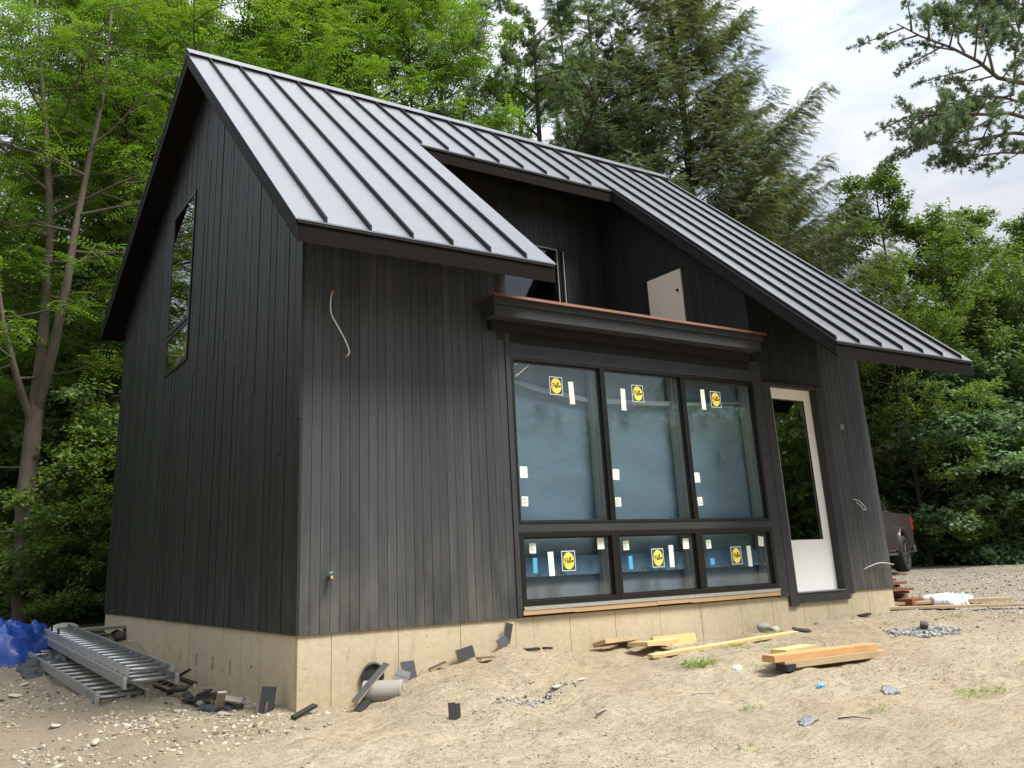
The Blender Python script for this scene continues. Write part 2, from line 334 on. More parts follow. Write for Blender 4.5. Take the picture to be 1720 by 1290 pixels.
for x in SX:
    y0 = EY if x < XL else (YM if x < XR_ else EY2)
    y0 -= .012
    mb = MB(); mb.prism([(x - .011, y0), (x + .011, y0), (x + .011, YR - .1), (x - .011, YR - .1)], lambda x_, y_: rt(0, y_) + .0005, lambda x_, y_: rt(0, y_) + .058); mb.build('seam', M['seam'], roof)
    mb = MB(); mb.prism([(x - .009, YR + .1), (x + .009, YR + .1), (x + .009, YB), (x - .009, YB)], lambda x_, y_: rt(0, y_) + .0005, lambda x_, y_: rt(0, y_) + .058); mb.build('seam', M['seam'], roof)
mb = MB(); c = .16
mb.prism([(OX - .03, YR - c), (OXR - .0, YR - c), (OXR, YR), (OX - .03, YR)], lambda x, y: rt(0, y) + .064, lambda x, y: rt(0, y) + .078)
mb.prism([(OX - .03, YR), (OXR, YR), (OXR, YR + c), (OX - .03, YR + c)], lambda x, y: rt(0, y) + .064, lambda x, y: rt(0, y) + .078)
mb.build('ridge_cap', M['metal'], roof)
mb = MB(); mb.prism([(OX, YR - c + .02), (OXR - .02, YR - c + .02), (OXR - .02, YR), (OX, YR)], lambda x, y: rt(0, y) + .001, lambda x, y: rt(0, y) + .0635); mb.build('ridge_closure', M['seam'], roof)
# --- parapet with copper cap
mb = MB()
mb.box(2.11, 6.52, -.30, .10, 3.335, 3.425); mb.box(2.14, 6.49, -.27, .10, 3.205, 3.333)
par = mb.build('parapet', M['board'], house, bevel=.003)
mb = MB(); mb.box(2.20, 6.44, -.10, -.0115, 3.10, 3.2045); mb.box(2.44, 6.52, -.012, .0, 2.985, 3.12); mb.build('soffit', M['trim'], par)
mb = MB(); mb.prism([(2.09, -.345), (6.54, -.345), (6.54, .12), (2.09, .12)], lambda x, y: 3.427, lambda x, y: 3.437 + (y + .345) * .03); mb.box(2.09, 6.54, -.352, -.3455, 3.405, 3.436); mb.build('copper_cap', M['copper'], par)
# --- trim boards round the windows and door
mb = MB(); T0 = -.014
mb.box(2.43, 2.495, T0, .024, .005, 3.12); mb.box(2.4955, 6.72, T0, .024, 2.822, 2.982); mb.box(2.4955, 6.72, T0 + .003, .024, 2.985, 3.119)
mb.box(2.4955, 6.535, T0, .05, .872, .948)
mb.box(6.5355, 6.72, T0, .024, -.005, 2.8215); mb.box(6.7205, 6.878, T0 - .006, .12, -.13, 2.84); mb.box(7.872, 7.95, T0 - .004, .13, -.10, 2.84); mb.box(7.951, 8.068, T0, .024, -.035, 2.84)
mb.box(6.8785, 7.8715, T0 - .004, .12, -.10, .02); mb.box(6.8785, 7.8715, T0 + .004, .12, 2.80, 2.845)
mb.each('trim_board', M['board'], house, bevel=.002)
mb = MB(); mb.box(6.76, 7.96, -.05, -.0185, 2.846, 2.862); mb.build('head_flashing', M['seam'], house)
# --- sill flashing and packing strip below the windows
mb = MB(); mb.box(2.50, 6.53, -.03, .02, .095, .105); mb.box(2.50, 6.53, -.034, -.0305, .068, .105); mb.build('sill_flashing', M['alum'], house)
mb = MB(); x = 2.49
while x < 6.52:
    x2 = min(6.53, x + random.uniform(.5, 1.3)); mb.box(x, x2, -.026 - random.uniform(0, .004), .022, .018 + random.uniform(-.008, .006), .066); x = x2 + .002
mb.each('packing_strip', M['raw_wood'], house)
# --- windows
def script_word():
    """brush-style word as poly-lines in a unit box, x 0..1, y 0..1"""
    return [[(.02, .62), (.06, .74), (.20, .86), (.36, .84), (.40, .70), (.32, .56), (.16, .50)], [(.20, .78), (.14, .40), (.09, .12)],
            [(.33, .36), (.44, .46), (.45, .56), (.39, .52), (.36, .34), (.42, .24), (.50, .34)], [(.50, .34), (.60, .62), (.64, .86), (.60, .84), (.55, .50), (.56, .28), (.62, .34)],
            [(.62, .34), (.71, .62), (.75, .86), (.71, .84), (.66, .50), (.67, .28), (.74, .36)], [(.90, .50), (.80, .46), (.77, .32), (.84, .30), (.91, .50), (.91, .32), (1.0, .40)]]
def sticker_pella(parent, x, z, y, s=.19, h=.215):
    mb = MB(); mb.box(x - s / 2, x + s / 2, y - .0010, y, z - h / 2, z + h / 2); st = mb.build('sticker', M['border'], parent)
    # deeper pieces would be a fourth level: the layers stay in the sticker's own mesh
    ms = st.data; b = MB(); k = s / 2 - .008; kh = h / 2 - .008
    b.box(x - s / 2, x + s / 2, y - .001, y, z - h / 2, z + h / 2); mats = [0] * 6
    b.box(x - k, x + k, y - .002, y - .0011, z - kh, z + kh); mats += [1] * 6
    n = 28; ring = [(x + math.cos(2 * math.pi * i / n) * k * .86, y - .0021, z + math.sin(2 * math.pi * i / n) * kh * .92) for i in range(n)]
    b.extr(ring, (0, -.0009, 0)); mats += [2] * (n + 2)
    for ln in script_word():
        for (u0, v0), (u1, v1) in zip(ln, ln[1:]):
            p0 = Vector((x + (u0 - .5) * k * 1.62, y - .0031, z + (v0 - .5) * kh * .95 + (u0 - .5) * .018)); p1 = Vector((x + (u1 - .5) * k * 1.62, y - .0031, z + (v1 - .5) * kh * .95 + (u1 - .5) * .018))
            d = (p1 - p0).normalized(); nn = Vector((-d.z, 0, d.x)) * .0042; p0 -= d * .003; p1 += d * .003
            b.extr([p0 - nn, p1 - nn, p1 + nn, p0 + nn], (0, -.0008, 0)); mats += [3] * 6
    ms.clear_geometry(); ms.from_pydata(b.v, [], b.f); ms.materials.clear()
    for mm in (M['border'], M['sgreen'], M['yellow'], M['ink']): ms.materials.append(mm)
    ms.polygons.foreach_set('material_index', mats); ms.update(); st['label'] = 'yellow round logo sticker with a handwritten word'
def paper(parent, x, z, w, h, y, mat, rot=0, name='paper_label', print_=False):
    b = MB(); Mx = Matrix.Translation((x, y, z)) @ Matrix.Rotation(rot, 4, 'Y'); b.box(-w / 2, w / 2, -.0008, 0, -h / 2, h / 2, Mx); mats = [0] * 6
    if print_:
        for j in range(5):
            b.box(-w * .38, w * random.uniform(-.05, .38), -.0014, -.0009, h * (.30 - j * .15), h * (.30 - j * .15) + .006, Mx); mats += [1] * 6
    o = b.build(name, [mat, M['ink2']] if print_ else mat, parent)
    if print_: o.data.polygons.foreach_set('material_index', mats)
M['ink2'] = simple('label_print', (.12, .14, .13), .7)
PELLA = {(0, 1): (3.165, 2.535), (1, 1): (4.439, 2.528), (2, 1): (5.824, 2.54), (0, 0): (3.18, .554), (1, 0): (4.522, .545), (2, 0): (5.87, .534)}
STRIP = {(0, 1): (3.389, 2.465), (1, 1): (4.194, 2.437), (2, 1): (5.588, 2.525), (0, 0): (2.939, .53), (1, 0): (4.746, .559), (2, 0): (6.11, .519)}
SQ = {(0, 1): (2.634, 1.52), (1, 1): (3.975, 1.518), (2, 1): (5.318, 1.504), (0, 0): (3.66, .729), (1, 0): (5.005, .699), (2, 0): (6.36, .699)}
LAB = {(0, 1): (2.63, 1.202), (1, 1): (3.975, 1.198), (2, 1): (5.329, 1.208), (0, 0): (2.70, .70), (1, 0): (4.04, .70), (2, 0): (5.395, .683)}
XW, WW = 2.497, 1.3465
for row, (z0, z1) in enumerate(((.108, .871), (.949, 2.821))):
    for i in range(3):
        x0, x1 = XW + i * WW + .001, XW + (i + 1) * WW - .001
        f = .035 if row else .055; fb = .055 if row == 0 else .035
        mb = MB()
        for (a, b, c_, d_) in ((x0, x1, z0, z0 + fb), (x0, x1, z1 - f, z1), (x0, x0 + f, z0 + fb, z1 - f), (x1 - f, x1, z0 + fb, z1 - f)): mb.box(a, b, -.018 if row == 0 else -.012, .11, c_, d_)
        g = f + .018; gb = fb + .014   # inner bead, set back
        for (a, b, c_, d_) in ((x0 + f, x1 - f, z0 + fb, z0 + gb), (x0 + f, x1 - f, z1 - g, z1 - f), (x0 + f, x0 + g, z0 + gb, z1 - g), (x1 - g, x1 - f, z0 + gb, z1 - g)): mb.box(a, b, .018, .075, c_, d_)
        fr_ = mb.build('window', M['frame'], house, bevel=.003)
        mb = MB(); mb.box(x0 + g, x1 - g, .040, .046, z0 + gb, z1 - g); mb.build('pane', M['glass'], fr_)
        mb = MB(); mb.box(x1 - f - .055, x1 - f - .001, .12, .20, z0 + .02, z1 - .02); mb.box(x0 + f + .001, x0 + f + .03, .12, .20, z0 + .02, z1 - .02); mb.box(x1 - g - .012, x1 - g - .001, .048, .115, z0 + gb, z1 - g); mb.each('jamb', M['jamb'], fr_)
        yy = .0398; k = (i, row)
        sticker_pella(fr_, *PELLA[k], yy); paper(fr_, *STRIP[k], .075, .27 if row else .255, yy, M['label'], R((-2, 1, 0)[i]))
        paper(fr_, *SQ[k], .10, .125, yy, M['label'], R((0, 3, -2)[i] if row else (0, 1, 6)[i])); paper(fr_, *LAB[k], .085, .105, yy, M['label'], R((2, 0, -3)[i]), print_=True)
        if row == 0: paper(fr_, (2.721, 4.09, 5.43)[i], (.519, .505, .475)[i], (.055, .06, .075)[i], (.16, .15, .075)[i], yy, M['tape'], 0, 'tape_piece')
# torn film streak on the first pane
mb = MB(); pts = [(2.585, 2.60), (2.62, 2.635), (2.64, 2.63), (2.66, 2.66), (2.69, 2.67), (2.71, 2.70), (2.75, 2.72), (2.79, 2.76)]
for (a, b), (c_, d_) in zip(pts, pts[1:]): mb.extr([(a, .0385, b - .004), (c_, .0385, d_ - .004), (c_, .0385, d_ + .004), (a, .0385, b + .004)], (0, .001, 0))
mb.extr([(2.59, .0385, 2.74), (2.63, .0385, 2.75), (2.60, .0385, 2.76)], (0, .001, 0)); mb.build('torn_film', M['label'], house)
# plastic sheet hung behind the glass
nx, nz = 240, 120; X, Z = np.meshgrid(np.linspace(2.52, 6.52, nx), np.linspace(.06, 2.86, nz), indexing='ij')
cz = np.interp(X, [2.5, 3.04, 3.75, 4.7, 5.4, 6.6], [2.60, 2.50, 2.42, 2.44, 2.47, 2.57]); w_ = np.interp(X, [2.5, 3, 3.75, 5, 6.6], [.05, .07, .04, .05, .03])
Y = .235 - .05 * np.exp(-((Z - cz) / w_) ** 2) * (Z > cz) - .05 * np.exp(-((Z - cz) / (w_ * .5)) ** 2) * (Z <= cz) + .006 * np.sin(X * 5 + Z * 3) + .004 * np.sin(Z * 11 + X * 2)
idx = np.arange(nx * nz).reshape(nx, nz); Fq = np.stack([idx[:-1, :-1], idx[1:, :-1], idx[1:, 1:], idx[:-1, 1:]], -1).reshape(-1, 4)
sh = mesh_np('plastic_sheet', np.stack([X, Y, Z], -1).reshape(-1, 3), Fq, M['sheet'], house, smooth=True); sh['label'] = 'blue plastic sheet hung behind the panes'
m_ = sh.modifiers.new('thick', 'SOLIDIFY'); m_.thickness = .002
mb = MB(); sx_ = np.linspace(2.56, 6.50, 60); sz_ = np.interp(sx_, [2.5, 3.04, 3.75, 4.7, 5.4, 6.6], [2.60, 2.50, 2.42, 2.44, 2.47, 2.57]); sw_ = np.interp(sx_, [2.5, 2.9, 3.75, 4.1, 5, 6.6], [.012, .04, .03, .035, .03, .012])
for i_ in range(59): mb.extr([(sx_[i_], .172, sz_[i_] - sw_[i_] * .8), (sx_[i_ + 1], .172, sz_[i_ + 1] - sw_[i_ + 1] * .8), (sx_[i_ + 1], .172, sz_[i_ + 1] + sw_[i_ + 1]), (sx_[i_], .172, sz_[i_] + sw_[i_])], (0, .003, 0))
mb.build('fold_highlight', simple('painted_fold_highlight', (.42, .47, .46), .5, 0, .25, 7), house)  # added pale strip: bright reflection on the sheet's fold put into colour
mb = MB(); mb.box(2.56, 6.50, .170, .176, .40, .60); mb.box(2.56, 6.50, .166, .169, .60, .608); mb.build('blue_strip', M['sheetband'], house)
mb = MB(); mb.box(5.92, 6.06, .160, .166, 1.74, 1.86); mb.build('vent_plate', M['sheet2'], house)
# gable window: big top light over a small one
G0, G1, g0, g1, gm = 4.50, 5.82, 3.525, 6.18, 4.155
mb = MB(); f = .05
for (a, b, c_, d_) in ((G0, G1, g0, g0 + f), (G0, G1, g1 - f, g1), (G0, G0 + f, g0 + f, g1 - f), (G1 - f, G1, g0 + f, g1 - f), (G0 + f, G1 - f, gm - .07, gm - .012), (G0 + f, G1 - f, gm + .012, gm + .07)): mb.box(-.022, .09, a, b, c_, d_)
mb.box(-.004, .07, G0 + f, G1 - f, gm - .012, gm + .012)
gw = mb.build('window', M['frame'], house, bevel=.003); gw['label'] = 'tall window in the gable end'
mb = MB(); mb.box(-.012, -.006, G0 + f, G1 - f, g0 + f, gm - .07); mb.build('pane', M['glass_coated'], gw)
mb = MB(); mb.box(-.012, -.006, G0 + f, G1 - f, gm + .07, g1 - f); mb.build('pane', M['glass_coated'], gw)
# --- entrance door, set back in its opening
mb = MB(); y0, y1 = .10, .145; X0, X1, Z0, Z1 = 6.885, 7.866, .025, 2.80; GX0, GX1, GZ0, GZ1 = 7.03, 7.715, .70, 2.645
for (a, b, c_, d_) in ((X0, X1, Z0, GZ0), (X0, X1, GZ1, Z1), (X0, GX0, GZ0, GZ1), (GX1, X1, GZ0, GZ1)): mb.box(a, b, y0, y1, c_, d_)
door = mb.build('door', M['white_paint'], house, bevel=.002); door['label'] = 'white primed door with one tall dark pane'
mb = MB(); mb.box(GX0, GX1, .118, .124, GZ0, GZ1); mb.build('pane', M['glass'], door)
mb = MB()
for (a, b, c_, d_) in ((GX0, GX1, GZ0, GZ0 + .012), (GX0, GX1, GZ1 - .012, GZ1), (GX0, GX0 + .012, GZ0 + .012, GZ1 - .012), (GX1 - .012, GX1, GZ0 + .012, GZ1 - .012)): mb.box(a, b, .104, .117, c_, d_)
mb.build('glazing_bead', M['frame'], door)
mb = MB(); mb.box(6.88, 7.87, -.03, .095, .0205, .035); mb.build('threshold', simple('threshold_metal', (.25, .25, .24), .4, .7), door)
# --- balcony glass door
mb = MB(); Q = 3.0
for (a, b, c_, d_) in ((4.37, 5.79, 5.58, 5.65), (4.37, 4.44, 3.0, 5.58), (5.62, 5.69, 3.0, 5.58), (4.44, 4.50, 3.0, 5.58)): mb.box(a, b, Q - .02, Q + .08, c_, d_)
bd = mb.build('balcony_door', M['frame'], house)
mb = MB(); mb.box(4.50, 5.62, Q + .01, Q + .016, 3.0, 5.58); mb.build('pane', M['glass'], bd)
mb = MB(); mb.box(5.612, 5.622, Q - .03, Q - .021, 3.0, 5.60); mb.box(5.745, 5.757, Q - .03, Q - .021, 3.0, 5.60); mb.box(4.36, 5.62, Q - .03, Q - .021, 5.60, 5.61); mb.box(4.375, 4.43, Q - .03, Q - .021, 3.0, 5.3); mb.each('edge_strip', M['jamb'], bd)
mb = MB(); mb.box(5.05, 5.09, 4.2, 4.3, 3.0, 5.4); mb.box(4.6, 5.0, 4.8, 4.85, 3.0, 4.6); mb.each('stud', M['raw_wood'], bd)
# --- hatch in the balcony side wall
mb = MB(); mb.box(6.618, 6.644, 1.19, 1.93, 3.46, 4.865); ht = mb.build('hatch', M['hatch'], house)
mb = MB(); mb.tube([(6.625, 1.27, 4.535), (6.595, 1.27, 4.535)], [.018, .022], 10); mb.build('knob', M['frame'], ht)
mb = MB(); mb.box(6.612, 6.6255, 1.93, 1.955, 4.35, 4.45); mb.box(6.612, 6.6255, 1.93, 1.955, 3.6, 3.7); mb.each('hinge', M['frame'], ht)
# --- cables and fittings on the front
def tube_part(name, pts, r, mat, label=None, n=8):
    mb = MB(); mb.tube(pts, r, n); o = mb.build(name, mat, house, smooth=True)
    if label: o['label'] = label
    return o
def spl(pts, k=6):
    P = [Vector(p) for p in pts]; P = [P[0]] + P + [P[-1]]; out = []
    for i in range(1, len(P) - 2):
        for j in range(k):
            t = j / k; a, b, c, d = P[i - 1:i + 3]; out.append(.5 * ((2 * b) + (-a + c) * t + (2 * a - 5 * b + 4 * c - d) * t * t + (-a + 3 * b - 3 * c + d) * t ** 3))
    return out + [P[-2]]
wc = simple('white_cable', (.62, .60, .54), .5)
tube_part('cable', spl([(.32, .0, 3.30), (.29, -.035, 3.22), (.29, -.05, 3.06), (.37, -.06, 2.91), (.44, -.06, 2.79), (.49, -.05, 2.68), (.47, -.04, 2.64)]), .007, wc, 'white cable hanging in a curve from a hole')
mb = MB(); mb.tube([(.47, -.04, 2.642), (.455, -.04, 2.615)], .009, 8); mb.tube([(.32, .004, 3.305), (.32, -.006, 3.305)], .018, 10); mb.build('cable_seal', simple('foam', (.30, .13, .07), .9), house)
tube_part('cable', spl([(8.36, 0, 1.24), (8.44, -.04, 1.215), (8.53, -.05, 1.14), (8.56, -.05, 1.10), (8.51, -.05, 1.09), (8.46, -.045, 1.14), (8.40, -.02, 1.20)]), .0055, wc, 'short looped cable end on the siding')
tube_part('cable', spl([(8.36, 0, .27), (8.45, -.04, .31), (8.62, -.06, .345), (8.78, -.06, .345), (9.0, -.05, .315)]), .0055, wc, 'thin cable arching to the corner')
mb = MB(); mb.box(8.325, 8.385, -.022, -.001, 2.25, 2.32); mb.tube([(8.355, -.022, 2.285), (8.355, -.04, 2.285)], .016, 8); mb.build('junction_box', simple('old_fitting', (.30, .29, .26), .6), house)
mb = MB(); mb.tube([(.31, 0, .50), (.31, -.06, .50), (.31, -.085, .47)], [.014, .016, .013], 8); mb.tube([(.31, -.05, .50), (.31, -.05, .535)], .007, 8)
mb.build('spigot', simple('brass_tap', (.30, .24, .12), .4, .7), house, smooth=True)
mb = MB(); mb.tube([(.31 + .028 * math.cos(a), -.05 + .02 * math.sin(a), .54) for a in np.linspace(0, 6.283, 13)], .006, 6); mb.build('tap_handle', simple('green_enamel', (.05, .28, .18), .4), house, smooth=True)
# ================================================================ ground
GP = np.array([(0,0,-0.63),(0.3,-0.1,-0.6),(0.6,0,-0.54),(1.22,0,-0.4),(2.41,0,-0.33),(3.45,0,-0.32),(4.79,0,-0.37),(6.36,0,-0.36),(7.54,0,-0.36),(8.87,0,-0.34),(0,1.6,-0.65),(-0.2,4.06,-0.6),(-0.1,6.76,-0.42),(0,9.4,-0.3),(-1.6,2,-0.7),(-2,5,-0.6),(-2.5,9,-0.3),(-3,14,-0.1),(3,13,-0.1),(17,5.5,-0.12),(22,7,-0.02),(13,2,-0.28),(29,8.5,0.1),(12,9,-0.2),(-3,-8,-0.97),(0,-3.3,-0.82),(0.4,-1.3,-0.62),(1.2,-0.8,-0.47),(1.6,-1.6,-0.66),(2.3,-0.7,-0.41),(3.2,-1.5,-0.56),(2,-5,-0.88),(-2.4,-1,-0.78),(5,-3,-0.64),(5,-1.2,-0.47),(8,-2,-0.45),(12,-2,-0.34),(12,-7,-0.55),(22,-6,-0.25),(-8,-4,-0.9),(-9,8,-0.4),(-14,20,0.4),(8,26,0.5),(30,25,0.8),(45,12,0.7),(45,-20,0),(10,-20,-0.9),(-20,-15,-0.9),(0,45,1.5),(60,60,2.5),(-40,40,2),(90,0,1.5),(-60,-60,-1),(60,-60,0)], float)
def _k(a, b): return np.sqrt(((a[:, None, :2] - b[None, :, :2]) ** 2).sum(-1) + .09)
_n = len(GP); _A = np.zeros((_n + 1, _n + 1)); _A[:_n, :_n] = -_k(GP, GP) - np.eye(_n) * .02; _A[:_n, _n] = 1; _A[_n, :_n] = 1
_w = np.linalg.solve(_A, np.append(GP[:, 2], 0))
def Hb(x, y):
    q = np.stack([np.ravel(x), np.ravel(y)], -1).astype(float); out = []
    for i in range(0, len(q), 20000): out.append(-_k(q[i:i + 20000], GP) @ _w[:_n] + _w[_n])
    return np.concatenate(out).reshape(np.shape(x))
def vnoise(x, y, s, seed=0):
    x = np.asarray(x, float) / s; y = np.asarray(y, float) / s
    xi = np.floor(x).astype(np.int64); yi = np.floor(y).astype(np.int64); fx = x - xi; fy = y - yi; fx = fx * fx * (3 - 2 * fx); fy = fy * fy * (3 - 2 * fy)
    def hsh(a, b):
        v = (a * 374761393 + b * 668265263 + seed * 974634777) & 0xffffffff; v = ((v ^ (v >> 13)) * 1274126177) & 0xffffffff
        return ((v ^ (v >> 16)) & 0xffff) / 65535.
    return (hsh(xi, yi) * (1 - fx) + hsh(xi + 1, yi) * fx) * (1 - fy) + (hsh(xi, yi + 1) * (1 - fx) + hsh(xi + 1, yi + 1) * fx) * fy - .5
def H(x, y):
    b = Hb(x, y); near = np.clip(1 - (np.hypot(np.asarray(x) - 3, np.asarray(y) + 1) - 14) / 10, 0, 1)
    d = .13 * vnoise(x, y, 1.1, 1) + .10 * vnoise(x, y, .45, 2) + .075 * vnoise(x, y, .19, 3) + .034 * vnoise(x, y, .08, 4)
    return b + d * near * (.25 + .75 * np.clip((vnoise(x, y, 2.3, 9) + .5), 0, 1))
def h(x, y): return float(H(np.array([x]), np.array([y]))[0])
def axis(a, b, step, lo, hi):
    c = list(np.arange(a, b, step)); s = step; v = b
    while v < hi: s *= 1.12; v += s; c.append(v)
    s = step; v = a; l = []
    while v > lo: s *= 1.12; v -= s; l.append(v)
    return np.array(l[::-1] + c)
gx = axis(-4.2, 11, .038, -300, 400); gy = axis(-6.2, 2.0, .034, -300, 400)
X, Y = np.meshgrid(gx, gy, indexing='ij'); Z = H(X, Y)
idx = np.arange(X.size).reshape(X.shape); F = np.stack([idx[:-1, :-1], idx[1:, :-1], idx[1:, 1:], idx[:-1, 1:]], -1).reshape(-1, 4)
m = MT('sandy_ground')
n_big = m.noise(.45, 6, .62); n_mid = m.noise(1.9, 8, .72); n_f = m.noise(26, 5, .75); n_ff = m.noise(120, 3, .7); st = m.noise(7, 5, .7, m.map((1, 3.2, 1)), 1.2)
col = m.mix(n_mid, (.46, .36, .22), (.82, .72, .52)); col = m.mix(m.ramp(n_big, [(.42, 0.), (.60, .6)]), col, (.50, .36, .19)); n_p = m.noise(.9, 6, .65, m.map((1, 1.6, 1), (3, 7, 0))); col = m.mix(m.ramp(n_p, [(.50, 0.), (.63, .6)]), col, (.40, .32, .215))
col = m.mix(m.ramp(st, [(.47, 0.), (.62, .6)]), col, (.24, .185, .12)); col = m.mix(m.ramp(n_f, [(.50, 0.), (.68, .6)]), col, (.20, .155, .10)); col = m.mix(m.ramp(n_ff, [(.40, .5), (.5, 0.)]), col, (.74, .67, .53)); n_s = m.noise(60, 4, .8); col = m.mix(m.ramp(n_s, [(.56, 0.), (.66, .75)]), col, (.13, .10, .07)); n_w = m.noise(44, 5, .8, m.map((1, 1, 1), (5, 2, 1))); col = m.mix(m.ramp(n_w, [(.58, 0.), (.68, .6)]), col, (.80, .73, .60))
# gravel to the right and back, dark soil by the gable
x_, y_ = m.xyz(0), m.xyz(1)
gm_ = m.math('ADD', m.math('MULTIPLY', m.math('SUBTRACT', m.math('ADD', x_, m.math('MULTIPLY', y_, .55)), 6.6), .28), m.math('MULTIPLY', m.math('SUBTRACT', n_mid, .5), 2.4), True)
vg = m.voro(26, out='Color'); vd = m.voro(26); sv = N(m.t, 'ShaderNodeSeparateXYZ'); m.L(vg, sv.inputs[0])
grav = m.mix(sv.outputs[0], (.22, .20, .17), (.50, .46, .39)); grav = m.mix(m.ramp(vd, [(.25, 0.), (.6, .7)]), grav, (.13, .11, .085))
col = m.mix(m.math('MULTIPLY', gm_, .8), col, grav)
lf = m.math('ADD', m.math('MULTIPLY', m.math('ADD', x_, m.math('MULTIPLY', y_, -.42)), -.55), m.math('MULTIPLY', m.math('SUBTRACT', n_big, .5), 3.0), True)
lf2 = m.math('MULTIPLY', lf, m.math('SUBTRACT', 1.6, x_, True)); so = m.mix(n_f, (.22, .175, .12), (.46, .385, .27)); so = m.mix(m.ramp(n_ff, [(.40, .5), (.5, 0.)]), so, (.45, .40, .31))
col = m.mix(m.math('MULTIPLY', lf2, .85, True), col, so)
far = m.math('MULTIPLY', m.math('SUBTRACT', m.math('ADD', x_, y_), 33.5), .8, True); far2 = m.math('MULTIPLY', m.math('SUBTRACT', m.math('SUBTRACT', y_, m.math('MULTIPLY', x_, .55)), 7.6), .7, True)
col = m.mix(m.math('MAXIMUM', far, far2), col, m.mix(n_f, (.035, .045, .018), (.07, .06, .03)))
bh = m.mix(.5, n_f, n_ff); bh = m.mix(.15, bh, st); bh = m.mix(m.math('MULTIPLY', gm_, .6), bh, vd); m.bump(bh, 1.0, .075)
M['ground'] = m.set(col, .95, 0, .15)
g = mesh_np('ground', np.stack([X, Y, Z], -1).reshape(-1, 3), F, M['ground'], smooth=True); tag(g, kind='structure')
# ================================================================ foliage
def leafmat(name, dark, light, trans=.35, rough=.55, tcol=None, spec=.35):
    m = MT(name); a = m.attr(); n = m.noise(.9, 3)
    col = m.ramp(m.math('ADD', m.math('MULTIPLY', a, .7), m.math('MULTIPLY', n, .35)), [(.05, dark), (.55, tuple((d + l) / 2 for d, l in zip(dark, light))), (.95, light)])
    m.set(col, rough, 0, spec); t = m.t; tl = N(t, 'ShaderNodeBsdfTranslucent'); tl.inputs[0].default_value = (0, 0, 0, 1)
    m.L(m.mix(1., col, tcol or (1.5, 1.5, .6), 'MULTIPLY'), tl.inputs[0]); ms = N(t, 'ShaderNodeMixShader'); ms.inputs[0].default_value = trans
    m.L(m.b.outputs[0], ms.inputs[1]); m.L(tl.outputs[0], ms.inputs[2]); m.L(ms.outputs[0], m.o.inputs['Surface']); return m.m
M['walnut'] = leafmat('bright_compound_leaves', (.06, .125, .020), (.185, .285, .050), .38, .55, (1.35, 1.45, .5))
M['maple'] = leafmat('mid_green_leaves', (.052, .10, .022), (.16, .24, .052), .4, .55, (1.4, 1.4, .5))
M['shade'] = leafmat('deep_green_leaves', (.065, .125, .032), (.175, .27, .075), .42, .55, (1.4, 1.4, .55))
M['dogwood'] = leafmat('blue_green_leaves', (.065, .125, .06), (.17, .265, .13), .36, .55, (1.4, 1.4, .7))
M['spruce'] = leafmat('olive_needles', (.058, .08, .036), (.155, .185, .085), .28, .6)
M['pine'] = leafmat('grey_green_needles', (.08, .125, .08), (.20, .28, .18), .3, .6)
M['larch'] = leafmat('soft_green_needles', (.06, .10, .055), (.16, .22, .13), .3, .6)
def bark(name, c0, c1):
    m = MT(name); n = m.noise(1, 6, .7, m.map((14, 14, 2.2))); m.bump(n, .9, .03); n2 = m.noise(1.1, 3); c = m.mix(n, c0, c1); c = m.mix(m.ramp(n2, [(.5, 0.), (.7, .5)]), c, (.07, .085, .05)); return m.set(c, .9, 0, .2)
M['bark'] = bark('grey_brown_bark', (.05, .038, .03), (.20, .16, .125)); M['bark_dark'] = bark('dark_bark', (.028, .022, .017), (.085, .068, .052)); M['bark_pale'] = bark('pale_bark', (.13, .12, .10), (.34, .32, .27))
def frames(d, up=None, g=None):
    """orthonormal frames from directions (n,3): X along d, Z roughly up"""
    d = d / (np.linalg.norm(d, axis=1, keepdims=True) + 1e-9); up = np.array([0, 0, 1.]) + (g.normal(0, .35, d.shape) if g is not None else 0)
    y = np.cross(np.broadcast_to(up, d.shape), d); y /= (np.linalg.norm(y, axis=1, keepdims=True) + 1e-9); z = np.cross(d, y); return d, y, z
def stamp(tv, tf, P, Fm, s):
    X_, Y_, Z_ = Fm; s = np.asarray(s)[:, None, None]
    V = P[:, None, :] + s * (tv[None, :, 0:1] * X_[:, None, :] + tv[None, :, 1:2] * Y_[:, None, :] + tv[None, :, 2:3] * Z_[:, None, :])
    k = len(tv); F = tf[None] + (np.arange(len(P)) * k)[:, None, None]; return V.reshape(-1, 3), F.reshape(-1, tf.shape[1])
def leafq(base, d, n, L, w, fold=0.):
    """one diamond leaf"""
    d = np.array(d, float); d /= np.linalg.norm(d); sd = np.cross(n, d); sd = sd / np.linalg.norm(sd); b = np.array(base, float)
    return [b, b + d * L * .45 + sd * w, b + d * L, b + d * L * .45 - sd * w]
def tmpl(leaves):
    V = np.array([p for l in leaves for p in l]); F = np.arange(len(V)).reshape(-1, 4); return V, F
def T_frond(g, L=.42, pairs=6, ll=.105, w=.019, droop=.35):
    out = []
    for i in range(pairs):
        t = (i + .7) / pairs; x = L * t; z = -droop * L * t * t; sz = ll * (1 - .45 * abs(t - .5))
        for sgn in (1, -1): out.append(leafq((x, 0, z), (.45, sgn, -.25 + g.normal(0, .12)), (0, g.normal(0, .2), 1), sz, w))
    out.append(leafq((L, 0, -droop * L), (1, 0, -.6), (0, 0, 1), ll, w)); return tmpl(out)
